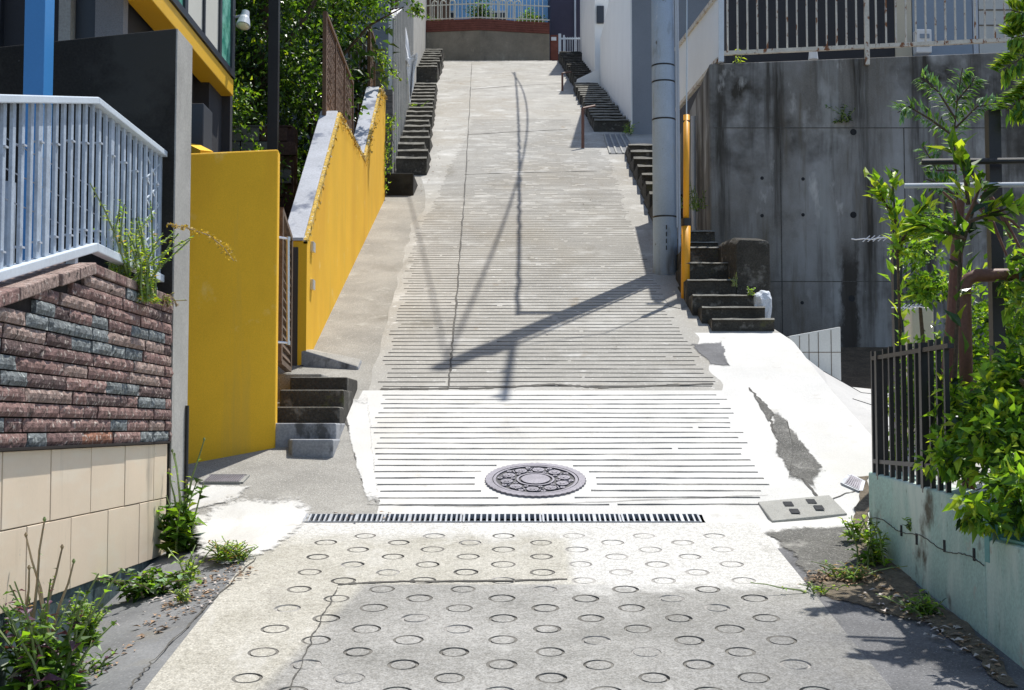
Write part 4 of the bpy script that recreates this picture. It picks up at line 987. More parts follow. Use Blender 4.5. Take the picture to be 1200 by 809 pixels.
# ---------------------------------------------------------------- right houses
h3 = thing('white_house', 'tall white rendered house wall rising beside the right stairs', 'house', (4,30,5)); m_ = MB()
zt = P(707,42,37.8).z; a = P(740,150,28.3).x
m_.box(a,8,28.3,38.2,3,zt-.0); m_.build('wall','housewhite',h3)
m_ = MB(); m_.box(a+.02,8,28.26,28.3,3,zt); m_.build('painted_gable_shade','housegrey',h3)  # front of the white house, its shade put in as grey colour
m_ = MB(); m_.box(a-.01,a+.09,28.27,28.32,5,zt); m_.build('corner_trim','housewhite',h3)
h4 = thing('white_house', 'farther white house with a dark mailbox above the upper right stairs', 'house', (4,40,10)); m_ = MB(); a4 = P(697,40,38.9).x
m_.box(a4,7,38.9,46,8,13.6); m_.box(a4+.18,7,46,50.8,8,17); m_.build('wall','housewhite',h4)
m_ = MB(); m_.box(P(699,20,38.9).x,P(707.5,20,38.9).x,38.8,38.9,P(0,28,38.9).z,P(0,8,38.9).z); m_.build('mailbox','winframe',h4,bevel=.01)
m_ = MB(); m_.box(P(716,5,38.9).x,P(724,5,38.9).x,38.85,38.9,P(0,15,38.9).z,P(0,-20,38.9).z); m_.build('window','teal',h4)
m_ = MB(); c0, c1 = P(676,103,38.3), P(712,103,38.3)
m_.hexa([(c0.x,38.3,c0.z-.5),(a+.0,38.3,c0.z-.5),(a,38.6,c0.z-.5),(c0.x,38.6,c0.z-.5),(c0.x,38.3,P(0,93,38.3).z),(a,38.3,P(0,80,38.3).z),(a,38.6,P(0,80,38.3).z),(c0.x,38.6,P(0,93,38.3).z)])
single(m_, 'stair_parapet', 'housewhite', 'low white sloping parapet between the two right stair flights', 'wall', (c0.x,38.3,c0.z-.5), bevel=.01)
# steel cover on landing
sc = thing('channel_cover', 'ribbed steel channel cover on the landing below the right stairs', 'drain cover', gp(730,170)); m_ = MB()
q = [gp(715,181),(gp(746,181)),gp(733,158),gp(708,158)]
for k in range(5):
    a_, b__ = q[0].lerp(q[1],k/4), q[3].lerp(q[2],k/4); m_.bar((a_.x,a_.y,G(a_.y)+.015),(b__.x,b__.y,G(b__.y)+.015),.03,.03)
m_.build('ribs','lid',sc); m_ = MB(); m_.quad(*[(p.x,p.y,G(p.y)+.012) for p in q]); m_.build('plate','gutter_slab',sc)
for (x, yb, yt, lab) in ((683,174,127,'thin rusty handrail post at the foot of the right stairs'),(659,107,86,'thin rusty handrail post higher beside the right stairs')):
    b_ = gp(x, yb); m_ = MB(); t_ = P(x, yt, b_.y); m_.tube([b_+Vector((0,0,-.1)), t_], .03, 8); m_.tube([t_, t_+Vector((.25,.3,.12))], .022, 6); single(m_, 'handrail_post', 'rustpost', lab, 'post', b_, 'rusty handrail posts')

# ---------------------------------------------------------------- big retaining wall on the right
YB = 15.6
bw = thing('concrete_retaining_wall', 'high grey stained concrete retaining wall filling the right side', 'wall', (4,YB,0))
xl = P(831,76,YB).x; ztw = P(835,75,YB).z; ztr = P(1200,58,YB).z
m_ = MB(); m_.hexa([(xl,YB,-1),(9,YB,-1),(9,26,-1),(xl+.35,26,-1),(xl,YB,ztw),(9,YB,ztr+.1),(9,26,ztr+.1),(xl+.35,26,ztw+.0)]); m_.build('wall_face','bigwall',bw,bevel=.02)
jn = MB()
for x in (915,1060,): p = P(x,200,YB).x; jn.box(p-.006,p+.004,YB-.004,YB+.01,-1,P(0,150,YB).z)
for y in (150, 330): z = P(0,y,YB).z; jn.box(xl+.05,9,YB-.003,YB+.01,z-.005,z+.004)
jn.build('form_joint','wall_stain',bw)
for (x, y) in ((893,209),(893,253),(941,210),(941,252),(1000,252),(1090,207),(998,350),(940,355),(1000,155),(1085,130)):
    p = P(x,y,YB); h_ = MB(); rr_ = .021 if x < 990 or x > 1005 else .038
    vs = [(p.x+rr_*math.cos(t*.5236), YB-.003, p.z+rr_*math.sin(t*.5236)) for t in range(12)]; h_.add(vs, [tuple(range(12))]); h_.build('tie_hole','pit',bw)
# seepage below a weep hole: a dark run in the concrete itself
nt = M['bigwall'].node_tree; N, L = nt.nodes, nt.links; B = N['Principled BSDF']
old = B.inputs['Base Color'].links[0].from_socket
co = N.new('ShaderNodeTexCoord').outputs['Object']; sp_ = N.new('ShaderNodeSeparateXYZ'); L.new(co, sp_.inputs[0])
wn_ = nz(N, L, co, 5, 6, .7, (1,1,.5)); xc = P(996,350,YB).x - 4
def M2(op, a_, b_):
    n = N.new('ShaderNodeMath'); n.operation = op
    for i_, v_ in ((0,a_),(1,b_)):
        if isinstance(v_, (int,float)): n.inputs[i_].default_value = v_
        else: L.new(v_, n.inputs[i_])
    return n.outputs[0]
dx_ = M2('ABSOLUTE', M2('SUBTRACT', sp_.outputs[0], xc), 0)
inner = ramp(N, L, M2('ADD', dx_, M2('MULTIPLY', M2('SUBTRACT', wn_, .5), .35)), .07, .13, 1, 0)
zlim = ramp(N, L, M2('ADD', sp_.outputs[2], M2('MULTIPLY', wn_, .5)), P(0,300,YB).z+.15, P(0,285,YB).z+.35, 1, 0)
L.new(mix(N, L, mul2 if False else M2('MULTIPLY', M2('MULTIPLY', inner, zlim), .9), old, (.035,.03,.025,1)), B.inputs['Base Color'])
# top rail
rt = thing('rusty_railing', 'rust spotted cream railing along the top of the retaining wall', 'railing', (4,YB,ztw)); 
ra, rb_ = P(843,63,YB), P(1225,45,YB)
m_ = MB(); m_.bar(ra, rb_, .05, .045); m_.bar(ra+Vector((0,0,1.05)), rb_+Vector((0,0,1.05)), .05, .045); m_.build('rails','rustrail',rt)
x = 853; k = 0
while x < 1215:
    p = ra.lerp(rb_, (x-843)/382); m_ = MB(); hv = .012
    if k == 14: m_.bar(p+Vector((0,-.02,-.22)), p+Vector((0,-.02,1.1)), .05, .05)
    elif k in (7,10): m_.bar(p+Vector((0,0,.0 if k == 7 else .0)), p+Vector((0,0,1.05)), .016, .018); 
    else: m_.bar(p, p+Vector((0,0,1.05)), .018, .020)
    m_.build('bar','rustrail',rt); x += 11.6; k += 1
pn = thing('rail_panel', 'white sheet railing panel running back along the retaining wall edge', 'panel', (xl,YB,ztw)); m_ = MB()
A_, B2_ = P(842,70,YB), P(793,129,19.2); C_, D_ = P(842,-6,YB), P(793,58,19.2)
th_ = Vector((.03,0,0)); m_.hexa([A_, A_+th_, B2_+th_, B2_, C_, C_+th_, D_+th_, D_]); m_.build('sheet','panel',pn)
m_ = MB(); m_.bar(C_, D_, .06, .05); m_.bar(A_, B2_, .05, .05); m_.build('edge_rail','rustrail',pn)
m_ = MB(); m_.bar(P(845,73,YB-.05), P(845,-10,YB-.05), .06, .06); m_.build('post','whitemetal',pn)
# vertical pipes on the dark side wall
m_ = MB(); 
for x, Yp in ((800,17.6),(806,17.0)): p = P(x,200,Yp); m_.tube([(xl+.0,Yp,1.0),(xl+.0,Yp,3.9)],.03,8)
single(m_, 'drain_pipes', 'pvc', 'pair of grey pipes on the shaded side of the retaining wall', 'pipe', (xl,17.3,1))
# terrace house
th2 = thing('terrace_house', 'dark walled house with a blue grey door behind the rusty railing', 'house', (5,17,ztw)); m_ = MB()
Yh = 16.9; X = lambda x: P(x,30,Yh).x
m_.box(X(850),X(1048),Yh,22,3.6,5.7); m_.build('wall','housedark',th2)
for x0, x1, mt, nm in ((1049,1069,'cream','corner_column'),(1070,1140,'bluedoor','door'),(1141,1147,'pvc','downpipe'),(1148,1260,'siding','siding')):
    m_ = MB(); m_.box(X(x0),X(x1),Yh+.02,22,3.6,5.7)
    o = m_.build(nm,mt,th2)
m_ = MB()
for y in (12,30,47): z = P(0,y,Yh).z; m_.box(X(1148),X(1260),Yh+.012,Yh+.02,z,z+.015)
m_.build('siding_joint','tilegap',th2)
mt_ = thing('gas_meter', 'small white gas meter box behind the rusty railing', 'meter', P(1083,62,16.6)); m_ = MB(); a, b__ = P(1074,62,16.6), P(1092,34,16.6); m_.box(a.x,b__.x,16.6,16.75,a.z,b__.z); m_.build('case','meter',mt_,bevel=.015)
for yy in (40,50): 
    m_ = MB(); c0, c1 = P(1078,yy+5,16.6), P(1089,yy,16.6); m_.box(c0.x,c1.x,16.59,16.6,c0.z,c1.z); m_.build('dial','bluedoor',mt_)
m_ = MB(); p = P(953,70,16.2); m_.tube([p, p+Vector((0,0,.1))],[.06,.05],10); single(m_,'flower_pot','meter','small pale pot at the foot of the rusty railing','pot',p)

# small white block wall + side paving
m_ = MB(); Yw = 13.05
A_, B2_, C_ = P(925,394,Yw), P(985,383,Yw), P(985,452,Yw)
m_.hexa([(A_.x,Yw,-.6),(B2_.x,Yw,-.6),(B2_.x,Yw+.12,-.6),(A_.x,Yw+.12,-.6),(A_.x,Yw,A_.z),(B2_.x,Yw,B2_.z),(B2_.x,Yw+.12,B2_.z),(A_.x,Yw+.12,A_.z)])
bwk = thing('white_block_wall', 'low white block wall tapering beside the side ramp', 'wall', (A_.x,Yw,.3)); m_.build('wall_blocks','whitetile',bwk,bevel=.008)
m_ = MB()
for x in (937,948,959,974): p = P(x,400,Yw).x; m_.box(p-.004,p+.003,Yw-.003,Yw+.01,-.5,P(x,394-(x-925)*.183+2,Yw).z)
z = P(0,413,Yw).z; m_.box(P(940,400,Yw).x,B2_.x,Yw-.003,Yw+.01,z-.004,z+.003); m_.build('block_joints','tilegap',bwk)
m_ = MB(); p1, p2, p3, p4 = P(925,396,Yw-.02), P(985,452,Yw-.02), P(1060,497,12.2), P(1016,502,10.25)
mid = P(950,448,11.75)
rows_ = []
for Y_, zm in ((7.7,-.45),(8.5,-.3),(9.3,-.15),(10.2,0),(11.2,.12),(12.2,.30),(13.05,p2.z)):
    rows_.append([(interp(XRt,Y_)-.005,Y_,G(Y_)-.012),(interp(XRt,Y_)+.18,Y_,(G(Y_)*.55+zm*.45)),(3.12,Y_,zm),(6.5,Y_,zm-.35)])
m_.add([v for r_ in rows_ for v in r_], [(i*4+j,i*4+j+1,(i+1)*4+j+1,(i+1)*4+j) for i in range(len(rows_)-1) for j in range(3)])
m_.add([(p2.x-.1,13.0,p2.z-.01),(7,13.0,p2.z-.35),(7,15.7,p2.z-.2),(p2.x-.1,15.7,p2.z+.05)],[(0,1,2,3)])
struct(m_.build('side_ramp','paver'))
m_ = MB()
for r0_ in rows_[1:-1]: 
    for q_ in (1,2): m_.bar((r0_[q_][0],r0_[q_][1],r0_[q_][2]+.003),(r0_[q_+1][0],r0_[q_+1][1],r0_[q_+1][2]+.003),.010,.004)
struct(m_.build('paver_joints', 'crack'))

# ---------------------------------------------------------------- utility pole, guy guard, cables
pb_ = gp(780,320); PX, PY = pb_.x, pb_.y
up = thing('utility_pole', 'tall grey concrete utility pole standing at the right road edge', 'utility pole', (PX,PY,G(PY)))
zt = G(PY)+8.05; lean = -.05
m_ = MB(); m_.tube([(PX,PY,G(PY)-.4),(PX+lean*.3,PY,G(PY)+3),(PX+lean,PY,zt)],[.140,.128,.095],32); m_.build('shaft','pole',up,smooth=True)
for y in (256,142,98,79): 
    p = P(780,y,PY); m_ = MB(); rr_ = .137-(p.z-G(PY))*.0045; m_.tube([(PX+lean*(p.z-G(PY))/9,PY,p.z),(PX+lean*(p.z-G(PY))/9,PY,p.z+.018)],[rr_+.006]*2,32); m_.build('band','blackmetal',up)
m_ = MB(); m_.tube([(PX+.155,PY-.04,G(PY)-.05),(PX+.148,PY-.04,G(PY)+3),(PX+.12,PY-.04,zt-1)],.018,10); m_.tube([(PX+.125,PY-.10,G(PY)+.5),(PX+.122,PY-.10,G(PY)+3),(PX+.10,PY-.09,zt-1)],.009,8); m_.build('conduit','pvc',up)
m_ = MB(); 
for yy in (266,274,282,290): p = P(781,yy,PY-.14); m_.box(p.x-.006,p.x+.006,PY-.1435,PY-.12,p.z-.03,p.z+.02)
m_.build('marking','blackmetal',up)
m_ = MB()
m_.bar((PX+.10,PY-1.55,G(PY)+6.15),(PX+.02,PY+.3,G(PY)+6.15),.06,.07); m_.build('crossarm', 'grate', up); m_ = MB()
m_.bar((PX-.55,PY,G(PY)+3.95),(PX,PY,G(PY)+3.95),.07,.07); m_.build('bracket', 'grate', up)
m_ = MB()
for dy in (-1.4,-.8): m_ = MB(); m_.tube([(PX+.05,PY+dy,G(PY)+6.2),(PX+.05,PY+dy,G(PY)+6.30)],[.03,.02],10); m_.build('insulator','meter',up)
m_ = MB(); m_.tube([(PX-.05,PY-.16,zt-1.9),(PX-.05,PY-.16,zt-1.4)],[.09,.09],16); m_.build('junction_box','grate',up)
def cable(a, b_, sag, rad, name, label, wob=0):
    a, b_ = Vector(a), Vector(b_); n = 90; rr_ = random.Random(int(sag*100)); pts_ = []
    for i in range(n+1):
        t0 = i/n; p = a.lerp(b_, t0); p.z -= sag*4*t0*(1-t0); 
        if wob: p += Vector((wob*mnoise.noise(Vector((i*.9,0,0)))*1.5,0,wob*mnoise.noise(Vector((0,i*.9,0)))*1.5))
        pts_.append(p)
    m_ = MB(); m_.tube(pts_, rad, 6); single(m_, name, 'rubber', label, 'cable', a)
cable((PX-.05,PY,zt-.05), (2.0,48.3,19.9), 2.2, .020, 'overhead_cable', 'thick cable overhead casting the straighter line of shadow up the road')
cable((PX-.5,PY,G(PY)+4.15), (2.0,48.3,19.6), .25, .026, 'overhead_cable', 'lashed cable bundle overhead casting the wavy line of shadow up the road', .022)
cable((PX-.1,PY,zt-.3), (-.9,33,14.6), .3, .012, 'overhead_cable', 'thin service cable overhead running toward the left side')
# guy
gb_ = gp(803,350); gd = thing('guy_guard', 'orange plastic guard tube around the guy wire beside the pole', 'guy wire', gb_)
pA = P(803,350,gb_.y); pB = P(804,262,gb_.y+.05); pC = P(804.5,135,gb_.y+.12); pD = P(805,-40,gb_.y+.25)
m_ = MB(); m_.tube([pA+Vector((0,0,-.05)),pB],.047,14); m_.build('thick_sleeve','orange',gd,smooth=True)
m_ = MB(); m_.tube([pB,pC],.032,14); m_.build('thin_sleeve','orange',gd,smooth=True)
m_ = MB(); m_.tube([pB+Vector((0,0,-.03)),pB+Vector((0,0,.05))],.052,14); m_.tube([pC+Vector((0,0,-.08)),pC+Vector((0,0,-.06))],.036,14); m_.build('clamp','blackmetal',gd)
m_ = MB(); m_.tube([pC,pD,Vector((PX+.1,PY-.05,zt-1.5))],.007,6); m_.build('wire','steel',gd)
m_ = MB(); sheet(m_, rough_poly([(778,349),(800,343),(806,358),(796,362),(784,360)], .015, 4, 21), .006); struct(m_.build('footing_patch','side'))

# ---------------------------------------------------------------- turquoise wall with black railing
tw = thing('turquoise_wall', 'low weathered turquoise painted concrete wall at the right kerb', 'wall', (2.1,6.5,-.9))
TX = lambda Y: 1.995 + (7.68-Y)*.035
z1a, z1b = P(1018,553,7.66).z, P(1150,590,5.98).z; z2_ = P(1155,633,5.9).z
m_ = MB(); Yc = 5.98
def tseg(ya, yb, za, zb_, mb, th=.2): 
    mb.hexa([(TX(ya),ya,-1.8),(TX(ya)+th,ya,-1.8),(TX(yb)+th,yb,-1.8),(TX(yb),yb,-1.8),(TX(ya),ya,za),(TX(ya)+th,ya,za),(TX(yb)+th,yb,zb_),(TX(yb),yb,zb_)])
tseg(Yc, 7.68, z1b, z1a, m_); m_.build('upper_face','turq',tw,bevel=.012)
m_ = MB(); tseg(3.0, Yc-.0, z2_-.02, z2_, m_, .28); o = m_.build('lower_face','turq',tw,bevel=.012)
m_ = MB(); m_.box(TX(Yc)-.0,TX(Yc)+.24,Yc-.06,Yc-.002,z2_-.1,z1b+.005); m_.build('step_edge','turqedge',tw)
m_ = MB(); m_.box(TX(5.4)+.02,TX(5.4)+.26,3.2,5.9,z2_,z2_+.012); m_.build('ledge_paint','turqedge',tw)
for (x, y) in ((1057,622),(1073,632),(1102,640),(1133,650)):
    Yh_ = TX(7)/((x-600)/F)*.999; p = P(x,y,Yh_*(cT-(404.5-y)/F*sT)); h_ = MB(); h_.box(TX(p.y)-.004,TX(p.y)+.01,p.y-.013,p.y+.013,p.z-.028,p.z+.028); h_.build('weep_hole','pit',tw)
m_ = MB(); last = None
for i in range(70):
    Y_ = 7.6-i*.0235; z_ = P(1020,600,7.64).z-.03-i*.0014+.012*math.sin(i*.23)+R.uniform(-.003,.003)
    if last: m_.bar((TX(last[0])-.0035,last[0],last[1]),(TX(Y_)-.0035,Y_,z_),.003,.0035)
    last = (Y_, z_)
m_.build('crack','crack',tw)
# railing
br_ = thing('black_railing', 'black iron bar railing standing on the turquoise wall', 'railing', (2.1,6.8,z1a)); 
zr = P(1020,412,7.62).z
m_ = MB(); 
for z_ in (zr-.04, z1a+.06): m_.bar((TX(7.6)+.02,7.6,z_),(TX(6.4)+.02,6.4,z_),.03,.022)
m_.build('rails','blackmetal',br_)
Y_ = 7.62; k = 0
while Y_ > 6.4:
    m_ = MB(); r0 = .011 if k % 7 != 1 else .02; z0 = z1a+(z1b-z1a)*(7.68-Y_)/1.7; m_.bar((TX(Y_)+.02,Y_,z0-.03),(TX(Y_)+.02,Y_,zr+R.uniform(-.005,.012)),r0*2,r0*2); m_.build('bar','blackmetal',br_); Y_ -= .105; k += 1
# stakes frame
sf = thing('plant_support_frame', 'black tube plant support frame with cross bars among the shrubs', 'plant support', (2.5,6.9,-.4)); m_ = MB()
p = P(1163,130,6.9); q_ = P(1163,460,6.9); m_.bar(p, (p.x,p.y,q_.z-.6), .062, .062); m_.build('post','blackmetal',sf)
for (xa_, ya_, xb_, yb_, r0) in ((1080,190,1260,188,.016),(1060,218,1260,216,.013)): m_ = MB(); m_.tube([P(xa_,ya_,6.85),P(xb_,yb_,6.75)],r0,10); m_.build('cross_bar','blackmetal' if r0 > .015 else 'pvc',sf)
bs = thing('brown_pipe_frame', 'brown painted pipe frame with a rounded elbow behind the black railing', 'plant support', (2.3,7.0,-.4)); m_ = MB()
c_ = P(1130,330,6.7); m_.tube([(c_.x,c_.y,-.5),(c_.x,c_.y,c_.z-.03),(c_.x+.02,c_.y,c_.z+.01),(c_.x+.06,c_.y,c_.z+.03),tuple(P(1260,322,6.7))],.033,12); m_.build('pipe','rustpost',bs,smooth=True)
# cream gate post / beige wall behind the shrubs
m_ = MB(); a_ = P(1068,360,9.6); m_.box(a_.x,a_.x+.16,9.6,9.8,-.8,a_.z); single(m_,'cream_post','cream','short cream post seen through the leaves behind the black railing','post',(a_.x,9.6,-.8),bevel=.02)
m_ = MB(); a_ = P(1052,300,9.2); m_.box(a_.x-.03,a_.x+.03,9.2,9.26,-.8,P(0,262,9.2).z); single(m_,'black_stake','blackmetal','thin black stake in front of the grey retaining wall','stake',(a_.x,9.2,-.8))
# barbed wire bits
for (xa_, ya_, xb_, yb_, lab) in ((998,281,1048,279,'loose silvery barbed wire end sticking out of the shrubs before the retaining wall'),(1045,361,1082,360,'short lower strand of silvery wire above the black railing')):
    m_ = MB()
    a_, b__ = P(xa_,ya_,7.6), P(xb_,yb_,7.4); m_.tube([a_.lerp(b__, i/10)+Vector((0,0,R.uniform(-.006,.006))) for i in range(11)],.0035,5)
    for k in range(5): c_ = a_.lerp(b__, .35+.12*k); m_.tube([c_+Vector((-.02,0,-.015)), c_+Vector((.02,.0,.018))],.003,4)
    single(m_,'barbed_wire','steel',lab,'wire',a_)

# ---------------------------------------------------------------- plants
def rv(r, s=1): return Vector((r.gauss(0,1), r.gauss(0,1), r.gauss(0,1))).normalized()*s
def crown(mb, clumps, n, size, mats_w, seed, droop=.2, shell=.5):
    r = random.Random(seed); tot = sum(c[3]**2.2*(c[4] if len(c) > 4 else 1) for c in clumps)
    for c in clumps:
        k = int(n*c[3]**2.2*(c[4] if len(c) > 4 else 1)/tot)
        # sub-clumps
        subs = [(Vector(c[:3]) + rv(r)*c[3]*r.uniform(.15,.9), c[3]*r.uniform(.25,.5)) for _ in range(max(5, int(k/28)))]
        for _ in range(k):
            sc_, sr = r.choice(subs); d = rv(r); p = sc_ + d*sr*(r.random()**shell)
            dirn = (d + rv(r)*.9 + Vector((0,0,-droop))); sz = size*r.uniform(.6,1.3)
            mb.leaf(p, dirn, rv(r)+Vector((0,0,1.1)), sz, sz*.5, r.choices(range(len(mats_w)), mats_w)[0])
def tree(name, label, trunk, limbs, clumps, n, size, mats, w, seed, group=None, bark='bark', cat='tree'):
    b0 = Vector(trunk[0][:3]); t = thing(name, label, cat, b0, group)
    m_ = MB(); m_.tube([q[:3] for q in trunk], [q[3] for q in trunk], 10)
    for lb in limbs: m_.tube([q[:3] for q in lb], [q[3] for q in lb], 6)
    m_.build('trunk', bark, t)
    m_ = MB(); crown(m_, clumps, n, size, w, seed); m_.build('crown', mats, t)
    return t
DM = ['lf_dark','lf_mid','lf_bright','lf_yel']
tree('broadleaf_tree','dark broadleaf tree filling the gap between the house and lattice fence',
     [(-3.4,16.2,.5,.13),(-3.3,16.1,2.5,.11),(-3.0,16,4.5,.08),(-2.8,16,6,.04)], [[(-3.3,16.1,2.5,.07),(-4.2,15.6,4,.05),(-4.8,15.4,5,.02)],[(-3.0,16,4,.06),(-2.4,16.4,5.2,.03)]],
     [(-3.3,15.9,3.0,1.0),(-2.9,16.2,4.2,1.0),(-4.2,15.8,4.2,1.2),(-3.2,16,5.4,1.2),(-3.6,16.4,2.0,.9),(-2.6,16.0,2.6,.6)], 26000, .085, DM, [6,4,1.1,.3], 21)
tree('broadleaf_tree','dense shaded tree crown standing farthest back behind the black post',[(-4.5,19.5,0,.15),(-4.3,19.5,5,.08)],[],
     [(-4.4,19.2,2.6,1.3),(-3.4,19.4,3.2,1.0),(-4.6,19.2,5.2,1.6),(-3.0,19.6,5.2,1.1),(-3.6,19.6,6.8,1.2),(-2.9,19.6,3.6,.8)], 15000, .16, DM, [8,1.5,.2,0], 24)
tree('broadleaf_tree','leafy tree whose light green branches overhang the fence and the stair foot',
     [(-2.9,19.6,2.5,.12),(-2.8,19.4,4.5,.09),(-2.5,19.2,6.2,.05)], [[(-2.7,19.3,5,.035),(-2.0,18.8,5.6,.018),(-1.5,18.6,5.8,.008)]],
     [(-2.6,19,6.0,.8),(-2.1,18.8,5.9,.45,1.6),(-1.6,18.6,6.15,.36,1.6),(-3.3,19.2,5.2,.9),(-1.35,18.6,5.75,.16,2),(-2.9,18.9,6.6,1.0)], 9000, .075, DM, [2,4,3.5,1], 22)
tree('garden_shrub','low garden shrub with bright patches of leaves behind the sloping wall end',
     [(-2.6,13.6,.5,.04),(-2.6,13.6,1.8,.02)], [], [(-2.65,13.9,2.6,.42),(-2.55,13.6,1.9,.35),(-2.9,13.9,3.3,.4)], 2600, .06, DM, [4,3,2,.5], 23, cat='shrub')
def twig(name, label, base, pts_, mats, w, size, n, seed, rad=.008, cat='plant', spread=.12):
    t = thing(name, label, cat, base); m_ = MB(); l_ = MB(); r = random.Random(seed)
    for br in pts_:
        br = [Vector(p) for p in br]; m_.tube(br, [rad*(1-.7*i/(len(br)-1)) for i in range(len(br))], 5)
        tot = len(br)-1
        for _ in range(n):
            u = r.random()*tot; i = min(int(u), tot-1); p = br[i].lerp(br[i+1], u-i); d = (br[i+1]-br[i]).normalized()+rv(r)*.9
            l_.leaf(p+rv(r)*spread*r.random(), d, Vector((0,-.2,1))+rv(r)*.5, size*r.uniform(.6,1.25), size*.45, r.choices(range(len(w)), w)[0])
    m_.build('stem', 'bark', t); l_.build('leaves', mats, t); return t
# stair-foot ivy
twig('climbing_plant','light green creeper on the block piers beside the yellow wall end',P(455,200,20.5),[[P(455,190,20.4),P(452,150,20.4),P(462,140,20.3)],[P(440,60,20.3),P(450,85,20.3),P(452,100,20.3)],[P(452,230,20.3),P(450,190,20.2),P(458,150,20.3)],[P(470,95,20.3),P(455,75,20.3),P(445,60,20.3)]],DM,[0,2,4,2],.07,110,31,.01,spread=.14)
# shrubs at the top
tree('clipped_shrub','dark clipped shrub behind the looped fence left of centre',[(P(563,20,52.8).x,52.8,14,.05),(P(563,5,52.8).x,52.8,15.5,.03)],[],[(P(561,8,52.6).x,52.4,15.5,.55),(P(563,-5,52.6).x,52.4,16.1,.6)],2600,.10,DM,[4,3,.6,.1],41,'shrubs behind the looped fence',cat='shrub')
tree('clipped_shrub','paler green shrub behind the looped fence on the right',[(P(622,20,52.8).x,52.8,14,.05),(P(622,5,52.8).x,52.8,15.5,.03)],[],[(P(620,4,52.6).x,52.4,15.8,.55),(P(630,6,52.6).x,52.5,15.6,.4)],2000,.10,DM,[1,4,3,.6],42,'shrubs behind the looped fence',cat='shrub')
tree('clipped_shrub','dark green shrub at the left end of the looped fence',[(P(502,20,52.8).x,52.8,14,.05),(P(502,5,52.8).x,52.8,15.5,.03)],[],[(P(500,8,52.6).x,52.3,15.6,.55),(P(506,18,52.6).x,52.3,15.2,.3)],1800,.10,DM,[4,3,.8,.1],43,'shrubs behind the looped fence',cat='shrub')
tree('clipped_shrub','low leafy shrub in the middle behind the looped fence',[(P(590,20,53).x,53,14,.05),(P(590,10,53).x,53,15,.03)],[],[(P(590,15,53).x,53,15.3,.42),(P(575,12,53).x,53,15.4,.3)],1400,.10,DM,[1,4,2,.3],44,'shrubs behind the looped fence',cat='shrub')
# right shrubs
BR = ['lf_dark','lf_mid','lf_bright','lf_yel']
def cl(x, y, Y, r, w=1): p = P(x, y, Y); return (p.x, p.y, p.z, r, w)
tree('leafy_shrub','dense broad leaved green shrub spilling over the turquoise wall',[(2.7,6.4,-.9,.05),(2.65,6.4,-.2,.04),(2.6,6.4,.4,.02)],[[(2.65,6.4,-.2,.03),(2.35,6.1,.1,.02),(2.2,5.9,.2,.01)]],
     [cl(1192,430,6.3,.20,.8),cl(1140,515,6.35,.17),cl(1180,520,6.0,.22),cl(1195,590,5.7,.17),cl(1120,545,6.2,.13),cl(1168,470,6.4,.13,.8),cl(1215,470,6.2,.30),cl(1240,560,5.8,.28),cl(1112,470,6.6,.14,.9),cl(1150,600,5.75,.10),cl(1215,330,6.6,.18,.6)], 5600, .066, BR, [1,4,5,2.5], 51, cat='shrub')
tree('leafy_shrub','loose bright green shrub growing behind the black railing',[(2.45,8.0,-.9,.03),(2.45,8.0,-.1,.02),(2.4,8,.7,.01)],[],
     [cl(1075,290,7.9,.14,.7),cl(1085,340,7.9,.17),cl(1060,480,7.8,.15),cl(1085,430,7.9,.2,.7),cl(1050,530,7.8,.11),cl(1095,520,7.7,.16),cl(1100,270,7.7,.13,.5),cl(1090,480,7.8,.2)], 4200, .045, BR, [1,3,5,2], 52, cat='shrub')
tree('leafy_shrub','backdrop shrub of small yellow green leaves at the right edge',[(3.3,8.5,-.9,.05),(3.3,8.5,1,.03)],[],
     [cl(1150,420,8.6,.35),cl(1200,360,8.6,.4),cl(1130,360,8.8,.22,.6),cl(1200,450,8.6,.4),cl(1200,280,8.4,.22,.3)], 3800, .06, BR, [1,3,5,2], 53, cat='shrub')
twig('broadleaf_sapling','lime green broad leaved sapling at the front left of the right hand shrubs',P(1050,560,7.3),[[P(1056,420,7.3),P(1052,300,7.3),P(1048,240,7.3),P(1045,200,7.3)],[P(1050,260,7.3),P(1035,235,7.25),P(1020,212,7.25)],[P(1050,300,7.3),P(1070,255,7.2),P(1085,240,7.2)],[P(1050,290,7.3),P(1065,270,7.2),P(1080,262,7.2)]],BR,[0,1,4,4],.085,60,61,.01,spread=.05)
twig('dark_leaf_plant','long leaved plant with drooping blades around the brown pipe frame',P(1120,500,6.6),[[P(1118,460,6.6),P(1125,300,6.6),P(1140,250,6.6),P(1150,210,6.6)],[P(1130,280,6.6),P(1100,270,6.5),P(1075,262,6.5)],[P(1135,260,6.5),P(1165,250,6.5),P(1195,240,6.4)],[P(1135,240,6.6),P(1130,200,6.6),P(1120,170,6.6)]],BR,[2,4,3,2],.12,34,62,.012,spread=.05)
